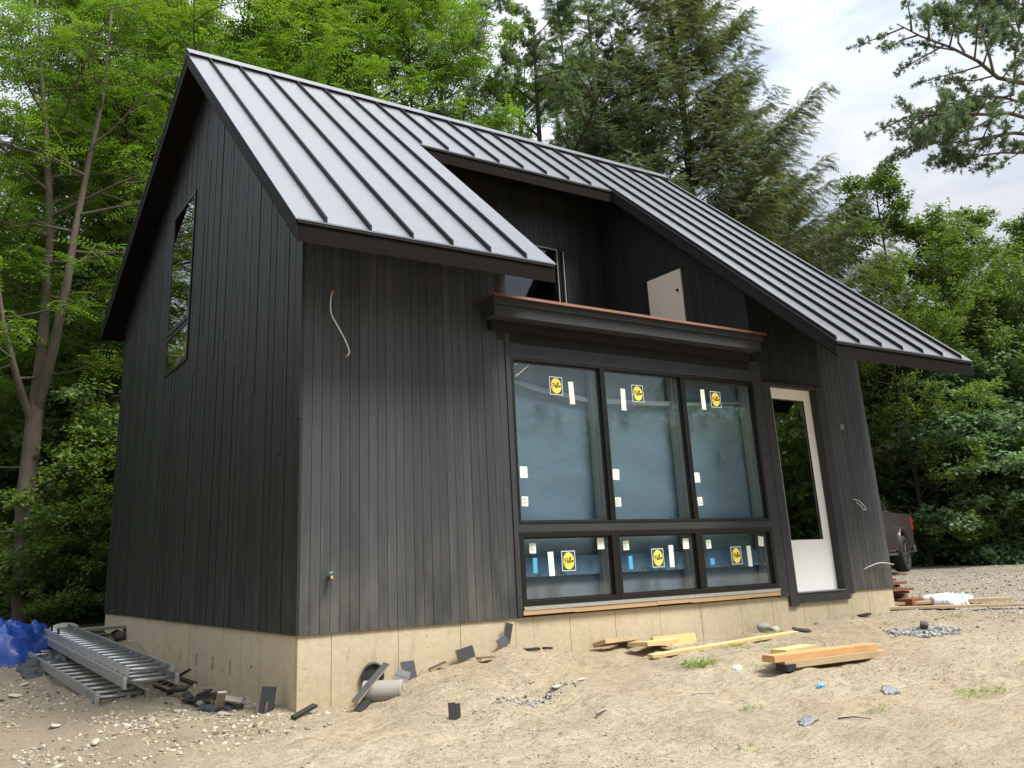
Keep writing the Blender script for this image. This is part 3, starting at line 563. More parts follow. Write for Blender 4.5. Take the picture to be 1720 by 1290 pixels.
def T_leaves(g, n=7, r=.13, ll=.085, w=.028):
    out = []
    for i in range(n):
        a = 2.4 * i; p = np.array([.05 + g.random() * r * 1.3, math.cos(a) * r * g.random(), (g.random() - .5) * r]); d = (1 + .2 * g.normal(), math.cos(a), -.3 + .4 * g.normal()); out.append(leafq(p, d, g.normal(0, .5, 3) + (0, 0, 1), ll * (0.7 + .6 * g.random()), w * (0.7 + .6 * g.random())))
    return tmpl(out)
def T_needles(g, n=18, L=.28, nl=.075, w=.0085, hang=.5):
    out = [leafq((0, 0, 0), (1, 0, -hang * .3), (0, 0, 1), L, .010)]
    for i in range(n):
        t = (i + .5) / n; s = 1 if i % 2 else -1; out.append(leafq((L * t, 0, -hang * L * t * .3), (.75, s * (.7 + .2 * g.normal()), -hang + .25 * g.normal()), (0, g.normal(0, .4), 1), nl * (1.2 - .5 * t), w))
    return tmpl(out)
def T_tuft(g, n=18, nl=.11, w=.0085):
    out = []
    for i in range(n):
        d = g.normal(0, 1, 3); d[0] = abs(d[0]) + .3; d[2] += .25; out.append(leafq((0, 0, 0), d, g.normal(0, 1, 3), nl, w))
    return tmpl(out)
def unit(v): return v / (np.linalg.norm(v) + 1e-9)
def bez(p, d, L, k, rise=0., wob=.1, g=None):
    pts = [np.array(p, float)]; d = unit(np.array(d, float))
    for i in range(k):
        d = unit(d + np.array([0, 0, rise / k]) + (g.normal(0, wob, 3) if g is not None else 0)); pts.append(pts[-1] + d * L / k)
    return pts
def broadleaf(seed, ht, r0, crown0, Rmax, nl=24, lean=(0, 0), subs=7, twigs=5, fr=4, T=T_frond, path=None, elev=(.15, .9), rise=.35, leaf_s=1., prof=None, gap=.0, trunk_r=None, limbs=None):
    """returns (trunk MB, (V,F,cv)). All local, base at 0."""
    g = np.random.default_rng(seed); tb = MB()
    if path is None: path = [(lean[0] * t + .12 * math.sin(3 * t + seed), lean[1] * t + .12 * math.cos(2.3 * t + seed), ht * t) for t in np.linspace(0, 1, 9)]; path[0] = (0, 0, 0)
    path = [np.array(p, float) for p in path]; n = len(path)
    rr = trunk_r or [r0 * (1.25 if i == 0 else 1) * (1 - .85 * i / (n - 1)) for i in range(n)]
    tb.tube([path[0] - [0, 0, .5]] + path, [rr[0]] + rr, 10)
    P, Dv, CV = [], [], []
    def at(t):
        f = t * (n - 1); i = min(int(f), n - 2); return path[i] * (1 - f + i) + path[i + 1] * (f - i), rr[i]
    for i in range(nl):
        t = crown0 + (1 - crown0) * (i + g.random() * .8) / nl; p, r = at(min(t, .995)); u = (t - crown0) / (1 - crown0)
        pr = prof(u) if prof else (.55 + .9 * math.sin(math.pi * min(1, u * 1.05 + .12)) ** .8) / 1.45
        Ln = Rmax * pr * (.75 + .5 * g.random()); az = i * 2.4 + g.normal(0, .4); el = elev[0] + (elev[1] - elev[0]) * u + g.normal(0, .12)
        d = (math.cos(az) * math.cos(el), math.sin(az) * math.cos(el), math.sin(el)); lp = bez(p, d, Ln, 6, rise * (1 if el < .5 else -.2), .10, g); r1 = min(r * .55, .012 + Ln * .014)
        if limbs:
            if i >= len(limbs): break
            Q = [np.array(q_, float) for q_ in limbs[i]]; sg_ = np.linspace(0, len(Q) - 1, 7); lp = [Q[min(int(a_), len(Q) - 2)] * (1 - a_ + min(int(a_), len(Q) - 2)) + Q[min(int(a_), len(Q) - 2) + 1] * (a_ - min(int(a_), len(Q) - 2)) + g.normal(0, .04, 3) for a_ in sg_]; Ln = float(sum(np.linalg.norm(lp[k + 1] - lp[k]) for k in range(6))); r1 = .02 + .008 * Ln
        tb.tube(lp, [r1 * (1 - .8 * k / 6) for k in range(7)], 5, False); lcv = g.random()
        for j in range(subs):
            s = .28 + .72 * (j + g.random()) / subs; f = s * 6; k = min(int(f), 5); q = lp[k] * (1 - f + k) + lp[k + 1] * (f - k); dd = unit(lp[k + 1] - lp[k])
            sd = unit(np.cross(dd, [0, 0, 1])) * (1 if j % 2 else -1); sl = Ln * (.42 - .22 * s) * (.7 + .6 * g.random()) * (.5 if limbs else 1) + .25
            sp = bez(q, dd * .7 + sd * .9 + [0, 0, g.normal(.05, .25)], sl, 3, -.1, .14, g)
            tb.tube(sp, [r1 * .38, r1 * .3, r1 * .2, .003], 4, False)
            for w in range(twigs):
                s2 = .25 + .75 * (w + 1) / twigs; f2 = s2 * 3; k2 = min(int(f2), 2); q2 = sp[k2] * (1 - f2 + k2) + sp[k2 + 1] * (f2 - k2)
                if g.random() < gap: continue
                for _ in range(fr):
                    a = g.random() * 6.283; P.append(q2 + g.normal(0, .07, 3)); Dv.append((math.cos(a) + dd[0] * .5, math.sin(a) + dd[1] * .5, g.normal(.05, .28))); CV.append(min(1, max(0, .5 * lcv + .5 * g.random())))
    P = np.array(P); Dv = np.array(Dv); CV = np.array(CV); out = []
    tps = [T(g) for _ in range(3)]; pick = g.integers(0, 3, len(P)); Vs, Fs, As = [], [], []; off = 0
    for k, (tv, tf) in enumerate(tps):
        mk = pick == k; V, F = stamp(tv, tf, P[mk], frames(Dv[mk], g=g), leaf_s * g.uniform(.75, 1.25, mk.sum())); Vs.append(V); Fs.append(F + off); As.append(np.repeat(CV[mk], len(tv))); off += len(V)
    return tb, (np.concatenate(Vs), np.concatenate(Fs), np.concatenate(As))
def conifer(seed, ht, r0, R0, step=.42, per=6, T=T_needles, start=.06, droop=-.25, tip=.35, side=.9, leaf_s=1., elev=.1, sp=9, top=1.0, hang=.5, irregular=.25):
    g = np.random.default_rng(seed); tb = MB(); tb.tube([(0, 0, -.5)] + [(.06 * math.sin(z), .06 * math.cos(z * .7), z) for z in np.linspace(0, ht, 9)], [r0 * 1.2] + [r0 * (1 - .93 * t) for t in np.linspace(0, 1, 9)], 9)
    P, Dv, CV = [], [], []; z = ht * start
    while z < ht - .2:
        u = z / ht; Rr_ = (R0 * (1 - u) ** .85 + .25) * top
        for i in range(per):
            az = g.random() * 6.283; Ln = Rr_ * (1 - irregular + 2 * irregular * g.random()); el = elev + .55 * u + g.normal(0, .08)
            d = (math.cos(az) * math.cos(el), math.sin(az) * math.cos(el), math.sin(el)); lp = bez((0, 0, z + g.normal(0, .1)), d, Ln * .6, 4, droop, .04, g); lp += bez(lp[-1], lp[-1] - lp[-2], Ln * .4, 3, tip, .04, g)[1:]; nn = len(lp) - 1
            tb.tube(lp, [max(.004, r0 * .16 * (1 - u * .6) * (1 - .9 * k / nn)) for k in range(nn + 1)], 4, False); lcv = g.random()
            ns = int(sp * Ln / 1.6) + 3
            for j in range(ns):
                s = .18 + .82 * (j + g.random()) / ns; f = s * nn; k = min(int(f), nn - 1); q = lp[k] * (1 - f + k) + lp[k + 1] * (f - k); dd = unit(lp[k + 1] - lp[k]); sd = unit(np.cross(dd, [0, 0, 1]))
                for sg in (1, -1, 0):
                    sl = side * Ln * (.34 - .26 * s) + .12; e = unit(dd * .8 + sd * sg * .9 + [0, 0, -hang * .35])
                    nk = max(1, int(sl / .24)) if sg else 1
                    for w in range(nk): P.append(q + e * sl * w / nk + g.normal(0, .025, 3)); Dv.append(e + g.normal(0, .22, 3) + [0, 0, -hang * .4]); CV.append(.55 * lcv + .45 * g.random())
        z += step * (.7 + .6 * g.random())
    P = np.array(P); Dv = np.array(Dv); CV = np.array(CV); tps = [T(g) for _ in range(3)]; pick = g.integers(0, 3, len(P)); Vs, Fs, As = [], [], []; off = 0
    for k, (tv, tf) in enumerate(tps):
        mk = pick == k; V, F = stamp(tv, tf, P[mk], frames(Dv[mk], g=g), leaf_s * g.uniform(.75, 1.25, mk.sum())); Vs.append(V); Fs.append(F + off); As.append(np.repeat(CV[mk], len(tv))); off += len(V)
    return tb, (np.concatenate(Vs), np.concatenate(Fs), np.concatenate(As))
def make(name, gen, leaf, bk):
    tb, (V, F, cv) = gen; root = bpy.data.objects.new(name, None); root.empty_display_size = .3; C.objects.link(root)
    tb.build('trunk', bk, root, smooth=True); mesh_np('crown', V, F, leaf, root, {'cv': cv}); return root
used = set()
def put(src, x, y, label, cat='tree', rz=0., s=1., group=None, dz=0., sz=None):
    if src.name in used:
        r = src.copy(); C.objects.link(r)
        for ch in src.children: c = ch.copy(); C.objects.link(c); c.parent = r
    else: r = src; used.add(src.name)
    r.location = (x, y, float(Hb(np.array([x]), np.array([y]))[0]) + dz); r.rotation_euler = (0, 0, rz); r.scale = (s, s, sz or s); return tag(r, label, cat, group)

PINE_LIMBS = [[(2.52, 0.79, 13.24), (-0.47, 1.04, 12.73), (-1.67, 0.97, 12.67), (-2.82, 0.97, 12.99), (-3.92, 1.24, 13.2), (-4.7, 1.61, 13.56)], [(-1.63, 0.94, 12.67), (-1.71, 0.92, 13.57), (-1.84, 0.88, 14.62), (-1.78, 0.88, 15.58)], [(-0.47, 1.04, 12.73), (-0.42, 0.57, 13.96), (-0.82, 0.27, 15.53)], [(2.65, 1.08, 12.16), (-0.37, 1.25, 11.94), (-2.57, 1.57, 11.53), (-4.21, 2.13, 11.21)], [(2.69, 1.17, 11.83), (0.2, 1.62, 11.62), (-1.68, 2.0, 11.16), (-3.31, 2.65, 10.89)], [(2.72, 1.24, 11.58), (1.05, 1.79, 11.34), (-0.43, 2.22, 11.07), (-1.12, 2.69, 11.0)], [(3.13, 1.17, 12.81), (1.39, 1.62, 12.97), (-0.19, 2.13, 12.99), (-1.35, 2.76, 12.62)], [(2.41, 0.56, 14.07), (1.11, 0.91, 14.06), (0.09, 1.06, 14.8), (-0.53, 1.33, 15.15)], [(2.33, 0.38, 14.73), (1.39, 0.8, 15.27), (0.74, 1.03, 15.8), (-0.01, 1.45, 16.0)], [(-2.82, 0.97, 12.99), (-2.88, 1.09, 13.84), (-3.08, 1.28, 14.35)], [(-1.96, 1.45, 11.46), (-3.13, 1.52, 10.94), (-4.09, 1.65, 10.59)], [(0.07, 1.33, 12.66), (-0.93, 1.85, 12.31), (-1.79, 2.27, 11.99)]]
MAINPATH = [(0.0, 0.0, 0.0), (-0.1, 0.09, 1.29), (-0.18, 0.14, 2.25), (-0.15, 0.12, 3.36), (-0.15, 0.13, 4.12), (-0.14, 0.12, 5.42), (-0.17, 0.13, 6.79), (-0.23, 0.18, 8.5), (-0.46, 0.32, 10.45), (-0.75, 0.52, 12.53), (-1.11, 0.75, 15.25)]
FORK = [(-0.12, 0.11, 4.24), (0.03, -0.37, 5.47), (0.13, -0.68, 6.87), (0.18, -0.83, 8.21), (0.31, -0.92, 9.78), (0.44, -1.25, 11.46), (0.45, -1.25, 13.84)]
LEFT = [(-0.15, 0.12, 3.86), (-0.56, -0.11, 4.82), (-0.98, -0.33, 6.02), (-1.31, -0.37, 7.56)]
g_ = np.random.default_rng(3)
# the near grey trunk with its forks, left of the house
def near_tree():
    tb, (V, F, cv) = broadleaf(11, 13, .2, .60, 3.4, 20, subs=7, twigs=5, fr=4, gap=.3, path=MAINPATH, elev=(.0, .7), trunk_r=[.20, .17, .165, .18, .17, .12, .10, .085, .065, .045, .02], leaf_s=1.05)
    tb2, (V2, F2, cv2) = broadleaf(12, 13, .1, .42, 2.6, 12, gap=.2, subs=6, twigs=5, fr=3, path=[(0, 0, 0)] + [tuple(np.subtract(p, FORK[0])) for p in FORK[1:]], elev=(.0, .6), trunk_r=[.12, .105, .09, .075, .06, .04, .02][:len(FORK)])
    tb3, (V3, F3, cv3) = broadleaf(13, 13, .1, .3, 2.0, 10, subs=6, twigs=5, fr=3, path=[tuple(np.subtract(p, LEFT[0])) for p in LEFT], elev=(-.1, .5), trunk_r=[.09, .07, .05, .02])
    def thin(V, F, cv, o):
        p = V[::4] + o; q = np.array([-.96, 12.65, -.16]); w = p + q; yy = w[:, 1] - 5.16
        bad = (w[:, 1] < 10.4) & (w[:, 0] > -1.35) | (np.abs(w[:, 0] + .23 * yy) < 1.0 + .03 * yy) & (np.abs(w[:, 2] - 4.9 - .325 * yy) < 1.5 + .08 * yy) & (vnoise(w[:, 0] + w[:, 2], w[:, 1] - w[:, 2], .9, 4) > .08)
        k = np.flatnonzero(~bad); idx = (k[:, None] * 4 + np.arange(4)).ravel(); return V[idx], np.arange(len(idx)).reshape(-1, 4), cv[idx]
    V, F, cv = thin(V, F, cv, np.zeros(3)); V2, F2, cv2 = thin(V2, F2, cv2, np.array(FORK[0])); V3, F3, cv3 = thin(V3, F3, cv3, np.array(LEFT[0]))
    root = bpy.data.objects.new('walnut_tree', None); C.objects.link(root)
    tr = tb.build('trunk', M['bark'], root, smooth=True)
    o = FORK[0]; mb = MB(); mb.v = [(a + o[0], b_ + o[1], c + o[2]) for a, b_, c in tb2.v[10:]]; mb.a = tb2.a[10:]; mb.f = [tuple(i - 10 for i in f) for f in tb2.f if min(f) >= 10]; mb.build('limb', M['bark'], tr, smooth=True)
    o3 = LEFT[0]; mb = MB(); mb.v = [(a + o3[0], b_ + o3[1], c + o3[2]) for a, b_, c in tb3.v[10:]]; mb.a = tb3.a[10:]; mb.f = [tuple(i - 10 for i in f) for f in tb3.f if min(f) >= 10]; mb.build('limb', M['bark'], tr, smooth=True)
    mesh_np('crown', np.concatenate([V, V2 + o, V3 + o3]), np.concatenate([F, F2 + len(V), F3 + len(V) + len(V2)]), M['walnut'], root, {'cv': np.concatenate([cv, cv2, cv3])})
    return root
T1 = near_tree(); T1.location = (-0.96, 12.65, -0.15); tag(T1, 'grey forked trunk rising behind the blue tarp, nearest tree on the left', 'tree')
WA = make('walnut_tree', broadleaf(21, 16, .17, .22, 4.6, 30, subs=8, twigs=5, fr=5, gap=.08, leaf_s=1.08), M['walnut'], M['bark_dark'])
WB = make('walnut_tree', broadleaf(22, 18, .15, .34, 4.2, 28, subs=8, twigs=5, fr=4, elev=(.05, .8), gap=.12, leaf_s=1.08), M['walnut'], M['bark_dark'])
MA = make('maple_tree', broadleaf(31, 14, .15, .12, 4.0, 34, subs=8, twigs=5, fr=4, T=T_leaves, leaf_s=1.5), M['maple'], M['bark_dark'])
MC = make('maple_tree', broadleaf(32, 17, .17, .25, 4.6, 32, subs=8, twigs=5, fr=4, T=T_leaves, leaf_s=1.6), M['maple'], M['bark_dark'])
SA = make('shrub', broadleaf(41, 4.4, .05, .04, 2.5, 30, subs=7, twigs=5, fr=4, T=T_leaves, leaf_s=1.25, elev=(.1, 1.0)), M['shade'], M['bark_dark'])
SC = make('shrub', broadleaf(44, 3.2, .03, .03, 1.9, 34, subs=7, twigs=5, fr=4, T=T_leaves, leaf_s=1.1, elev=(.0, 1.0)), M['maple'], M['bark_dark'])
SB = make('shrub', broadleaf(42, 5.6, .06, .04, 2.6, 32, subs=7, twigs=5, fr=4, T=T_leaves, leaf_s=1.7, elev=(-.05, .6), rise=-.1), M['dogwood'], M['bark_dark'])
DW = make('shade_tree', broadleaf(43, 10, .12, .05, 3.2, 40, subs=8, twigs=5, fr=4, T=T_leaves, leaf_s=1.4), M['shade'], M['bark_dark'])
SPA = make('spruce_tree', conifer(51, 21, .26, 7.2, start=.24, step=.42, per=6, sp=13, elev=.28, droop=-.12, tip=.2, hang=.95, leaf_s=1.1), M['spruce'], M['bark_dark'])
SPB = make('spruce_tree', conifer(52, 12, .16, 4.2, step=.36, per=6, sp=14, droop=-.3, tip=.4, hang=.8, leaf_s=1.1), M['spruce'], M['bark_dark'])
LA = make('larch_tree', conifer(53, 22, .17, 3.6, step=.55, per=5, sp=7, start=.22, droop=-.1, tip=.15, hang=.5, leaf_s=1.2, irregular=.5), M['larch'], M['bark_pale'])
LB = make('larch_tree', conifer(54, 13, .12, 3.2, step=.34, per=6, sp=9, droop=-.2, tip=.2, hang=.5, leaf_s=1.1, irregular=.35), M['larch'], M['bark_dark'])
PA = make('pine_tree', broadleaf(61, 17, .2, .36, 4.2, 20, subs=8, twigs=6, fr=8, T=T_tuft, leaf_s=1.15, elev=(.1, .8), rise=.25, gap=.42), M['pine'], M['bark_dark'])
PB = make('pine_tree', broadleaf(62, 14, .24, .2, 5.6, 60, subs=12, twigs=6, fr=7, T=T_tuft, leaf_s=1.05, gap=.15, limbs=PINE_LIMBS), M['pine'], M['bark'])
put(WB, 0.66, 14.53, 'slim walnut tree with thin straight trunk just left of the roof peak', 'tree', 1.1, 0.9, 'bright green walnut trees behind the house')
put(WB, 2.68, 19.82, 'walnut tree with twin looking trunk right beside the roof peak', 'tree', 2.6, 1.12, 'bright green walnut trees behind the house')
put(WA, 3.84, 15.19, 'bright walnut tree rising above the left end of the roof ridge', 'tree', 4.0, 1.15, 'bright green walnut trees behind the house')
put(WA, 7.78, 15.36, 'wide bright walnut crown above the middle of the roof ridge', 'tree', 2.2, 1.25, 'bright green walnut trees behind the house')
put(WB, 10.68, 15.13, 'bright walnut tree at the right end of the leafy mass, beside the conifers', 'tree', 5.1, 1.1, 'bright green walnut trees behind the house')
put(WB, -0.24, 17.26, 'walnut tree with layered leaves behind the fork of the near grey trunk', 'tree', 3.7, 1.05, 'bright green walnut trees behind the house')
put(WA, 5.9, 15.48, 'bright walnut tree between the roof peak and the middle of the ridge', 'tree', 0.6, 1.15, 'bright green walnut trees behind the house')
put(WB, 8.66, 13.75, 'bright walnut tree just left of the last one before the conifers', 'tree', 1.9, 1.0, 'bright green walnut trees behind the house')
put(MC, 8.89, 23.69, 'darker maple standing behind the walnut crowns over the roof', 'tree', 0.5, 1.3, None)
put(MA, 0.52, 16.8, 'mid green maple between the near grey trunk and the house', 'tree', 2.0, 0.95, None)
put(MC, 1.31, 25.72, 'tall maple far back behind the near grey trunk', 'tree', 3.3, 1.1, None)
put(MC, 4.1, 24.3, 'far maple seen through the gap left of the roof peak', 'tree', 5.2, 1.2, None)
put(DW, 0.83, 15.35, 'dense dark tree close against the rear corner of the house', 'tree', 1.0, 0.95, None)
put(DW, -2.08, 23.06, 'dense dark tree low at the far left edge', 'tree', 2.4, 1.0, None)
put(DW, 0.57, 23.74, 'dense dark tree between the near trunk and the house, far back', 'tree', 4.4, 1.05, None)
put(SC, 0.49, 12.63, 'leafy shrub at the foot of the rear house corner', 'shrub', 0.2, 1.05, 'undergrowth shrubs at the left edge of the wood')
put(SC, -0.03, 11.76, 'leafy shrub right of the near grey trunk, above the ladders', 'shrub', 1.7, 0.6, 'undergrowth shrubs at the left edge of the wood')
put(SC, -1.25, 16.82, 'leafy shrub left of the near grey trunk, above the tarp', 'shrub', 3.1, 1.0, 'undergrowth shrubs at the left edge of the wood')
put(SC, -0.25, 18.25, 'taller leafy shrub behind the near grey trunk', 'shrub', 4.6, 1.35, 'undergrowth shrubs at the left edge of the wood')
put(SA, 1.64, 18.29, 'taller leafy shrub half hidden by the rear house corner', 'shrub', 5.6, 1.05, 'undergrowth shrubs at the left edge of the wood')
put(PA, 12.22, 11.72, 'dark slim pine just right of the walnut leaves', 'tree', 0.4, 1.05, None)
put(LA, 13.15, 10.09, 'tall sparse larch with pale trunk behind the roof ridge', 'tree', 1.3, 0.95, None)
put(LA, 16.9, 16.12, 'thin larch between the dark pine and the pale larch', 'tree', 3.9, 1.1, None)
put(SPA, 20.17, 18.71, 'dark spruce far back, filling between the slim pine and the pale larch', 'tree', 1.6, 0.95, None)
put(PA, 14.38, 15.99, 'dark pine directly beside the last walnut leaves, set back', 'tree', 5.3, 1.1, None)
put(PA, 18.42, 14.51, 'far pine between the pale larch and the great spruce', 'tree', 2.4, 1.15, None)
put(LB, 12.71, 7.76, 'small soft green larch in front of the great spruce', 'tree', 0.0, 0.98, None)
put(LB, 13.01, 10.01, 'small soft green larch low behind the end of the ridge', 'tree', 2.0, 0.8, None)
put(SPA, 15.8, 9.15, 'great olive spruce, tallest conifer in the middle of the photo', 'tree', 0.7, 1.0, None)
put(SPB, 23.08, 11.28, 'lower spruce with drooping sprays behind the right roof slope', 'tree', 1.9, 1.15, None)
put(SPA, 24.98, 13.33, 'spruce far behind the great spruce, to its right', 'tree', 3.1, 0.78, None)
put(MC, 24.72, 8.78, 'bright maple top showing beside the tip of the great spruce', 'tree', 1.2, 0.76, None)
put(MA, 25.61, 7.79, 'bright maple in the middle of the right hand trees', 'tree', 3.4, 0.78, None)
put(MC, 33.0, 9.92, 'rounded maple behind the right hand trees', 'tree', 0.2, 0.76, None)
put(MA, 29.95, 6.19, 'maple at the right edge of the photo', 'tree', 5.0, 0.78, None)
put(MA, 21.88, 7.37, 'leafy maple right behind the tip of the right eave', 'tree', 2.8, 0.62, None)
put(DW, 23.27, 7.7, 'dense dark tree above the pickup truck', 'tree', 0.9, 0.72, None)
put(DW, 27.44, 7.67, 'dense dark tree above the blue green shrubs', 'tree', 2.7, 0.85, None)
put(DW, 26.77, 5.76, 'dense dark tree low at the right edge of the photo', 'tree', 4.9, 0.8, None)
put(SB, 23.54, 7.44, 'blue green shrub with layered leaves right of the pickup truck', 'shrub', 0.0, 0.98, 'shrubs along the gravel edge on the right')
put(SB, 24.91, 6.58, 'blue green shrub with layered leaves at the right edge', 'shrub', 2.0, 1.02, 'shrubs along the gravel edge on the right')
put(SA, 23.95, 8.52, 'dark leafy shrub just behind the tail of the pickup truck', 'shrub', 1.2, 0.72, 'shrubs along the gravel edge on the right')
put(SA, 23.28, 6.68, 'low leafy shrub in front of the blue green ones', 'shrub', 3.3, 0.5, 'shrubs along the gravel edge on the right')
put(SA, 24.6, 6.1, 'low bright shrub at the right edge of the gravel', 'shrub', 4.8, 0.55, 'shrubs along the gravel edge on the right')
put(SA, 24.38, 9.95, 'dark leafy shrub seen over the truck bed', 'shrub', 5.5, 0.9, 'shrubs along the gravel edge on the right')
put(PB, 21.44, 0.92, 'long limbed pine leaning in from the right edge of the photo', 'tree')

# far wood: one mass nobody could count
def far_wood():
    g = np.random.default_rng(77); P_ = []; cv = []
    for k in range(700):
        u = g.random(); px = u
        a = -60 + 360 * u                                     # bearing round the site, degrees from +y towards +x
        dist = g.uniform(40, 52); x = -3 + math.sin(R(a)) * dist; y = -8 + math.cos(R(a)) * dist
        if 85 < a < 100: continue
        if a > 85: dist -= 9
        ht = (11.5 if a < 25 else (12 if a < 55 else 10.5)) * g.uniform(.7, 1.05); z0 = float(Hb(np.array([x]), np.array([y]))[0]); c = g.uniform(0, 1)
        n = 420; q = g.normal(0, 1, (n, 3)); q /= np.linalg.norm(q, axis=1, keepdims=True); q *= g.uniform(.55, 1, (n, 1)) ** .5; rr = g.uniform(2, 3.4)
        P_.append(np.stack([x + q[:, 0] * rr, y + q[:, 1] * rr, z0 + ht * .5 + q[:, 2] * ht * .5], 1)); cv.append(np.clip(c * .5 + g.random(n) * .5, 0, 1))
    P_ = np.concatenate(P_); cv = np.concatenate(cv); tv, tf = T_leaves(g, 7, .3, .26, .10)
    V, F = stamp(tv, tf, P_, frames(g.normal(0, 1, P_.shape) * [1, 1, .4], g=g), g.uniform(.8, 1.5, len(P_)))
    o = mesh_np('far_woodland', V, F, M['shade'], None, {'cv': np.repeat(cv, len(tv))}); tag(o, 'far wood reading as one dark green mass', 'woodland', kind='stuff')
far_wood()

# ================================================================ things lying round the site
M['pine_board'] = None
def woodmat(name, c0, c1, ax=0):
    m = MT(name); sc_ = [22, 22, 22]; sc_[ax] = 1.6; n = m.noise(1, 5, .6, m.map(tuple(sc_)), 1.5); n2 = m.noise(3, 3); c = m.mix(n, c0, c1); c = m.mix(m.ramp(n2, [(.5, 0.), (.75, .35)]), c, tuple(v * .6 for v in c0)); m.bump(n, .3, .004); return m.set(c, .75, 0, .25)
M['fresh'] = woodmat('fresh_pine', (.46, .31, .13), (.66, .50, .27)); M['orange_wood'] = woodmat('orange_timber', (.42, .22, .09), (.60, .36, .17)); M['tan_wood'] = woodmat('weathered_timber', (.34, .24, .13), (.48, .36, .22))
M['osb'] = woodmat('knotty_board', (.44, .31, .12), (.62, .49, .24)); M['grey_wood'] = woodmat('grey_board', (.20, .185, .16), (.36, .34, .30)); M['red_wood'] = woodmat('red_brown_boards', (.10, .04, .02), (.26, .12, .055), 1)
M['offface'] = simple('charcoal_face', (.035, .038, .042), .5, 0, .25, 12); M['offdark'] = simple('black_offcut', (.018, .017, .018), .6, 0, .25, 12)
M['stone'] = simple('grey_stone', (.27, .25, .22), .9, 0, .3, 6, .2, .5); M['stone_pale'] = simple('pale_stone', (.40, .37, .31), .9, 0, .25, 6, .2, .5); M['stone_dark'] = simple('dark_stone', (.12, .11, .10), .9, 0, .3, 6, .2, .5)
def rockbm(r, g, sq=(1, .8, .6), k=13):
    """convex lump from cut planes"""
    import bmesh
    bm = bmesh.new(); bmesh.ops.create_icosphere(bm, subdivisions=2, radius=1)
    pl = [(unit(g.normal(0, 1, 3)), g.uniform(.48, .76)) for _ in range(k)]
    for v in bm.verts:
        p = np.array(v.co)
        for n, d in pl:
            e = p @ n - d
            if e > 0: p = p - n * e
        p = p * np.array(sq) * r * (1 + g.normal(0, .03)); v.co = p
    V = np.array([v.co[:] for v in bm.verts]); F = np.array([[v.index for v in f.verts] for f in bm.faces]); bm.free(); return V, F
g5 = np.random.default_rng(55)
ROCKS = [rockbm(1, g5) for _ in range(6)]
def rock(x, y, r, mat, label, cat='rock', rz=0., sq=(1, 1, 1), dz=.25, group=None, name='rock', k=None):
    V, F = ROCKS[(k if k is not None else int(x * 100 + y * 37)) % 6]; o = mesh_np(name, V * r * np.array(sq), F, mat); o.location = (x, y, h(x, y) + r * .6 * sq[2] * (1 - dz) - r * .1); o.rotation_euler = (g5.uniform(-.2, .2), g5.uniform(-.2, .2), rz); return tag(o, label, cat, group)
# ---------------------------------------------------------------- ladders
al = simple('worn_aluminium', (.55, .55, .53), .42, .75, .25, 20); al2 = simple('dull_aluminium_rail', (.36, .355, .33), .5, .65, .3, 14); blk = simple('black_rubber', (.02, .02, .02), .7)
def ladder(p0, p1, w, rung, label, nested, roll=0.):
    p0, p1 = Vector(p0), Vector(p1); Lg = (p1 - p0).length; root = empty('extension_ladder', label, 'ladder', p0); d = (p1 - p0).normalized()
    root.rotation_euler = Matrix((d, Vector((0, 0, 1)).cross(d).normalized(), d.cross(Vector((0, 0, 1)).cross(d).normalized()))).transposed().to_euler()
    for s in (-1, 1):
        mb = MB(); y = s * w / 2
        mb.box(0, Lg, y - .004, y + .004, -.045, .045); mb.box(0, Lg, min(y, y - s * .028), max(y, y - s * .028), .0455, .0515); mb.box(0, Lg, min(y, y - s * .028), max(y, y - s * .028), -.0515, -.0455); mb.build('rail', al2, root)
        mb = MB(); mb.box(-.012, .06, y - .016, y + .016, -.056, .056); mb.tube([(.02, y - .018, .0), (.02, y + .018, 0)], .016, 8); mb.build('end_cap', al, root, bevel=.006)
    n = int(Lg / .30)
    for i in range(n): mb = MB(); mb.tube([(.14 + i * .30, -w / 2 + .005, 0), (.14 + i * .30, w / 2 - .005, 0)], .019, 8); mb.build('rung', rung, root, smooth=True)
    if nested:
        for s in (-1, 1):
            mb = MB(); y = s * (w / 2 - .035); mb.box(.10, Lg * .97, y - .004, y + .004, .062, .13); mb.box(.10, Lg * .97, min(y, y - s * .025), max(y, y - s * .025), .1305, .1365); mb.build('rail', al, root)
            mb = MB(); mb.box(.06, .15, y - .014, y + .014, .056, .142); mb.build('end_cap', al, root, bevel=.006)
        for i in range(n - 1): mb = MB(); mb.tube([(.26 + i * .30, -w / 2 + .04, .095), (.26 + i * .30, w / 2 - .04, .095)], .018, 8); mb.build('rung', rung, root, smooth=True)
        for k in (4.6, 5.2): mb = MB(); mb.box(k, k + .03, w / 2 - .09, w / 2 - .06, .13, .20); mb.build('rung_lock', blk, root)
    return root
ladder((-.78, 2.02, -.46), (-.95, 8.55, -.22), .52, al, 'long aluminium extension ladder lying on top, closest to the foundation', True)
ladder((-.98, 2.38, -.63), (-1.28, 7.3, -.36), .50, al2, 'dull aluminium ladder lying on the gravel under the longer one', False)
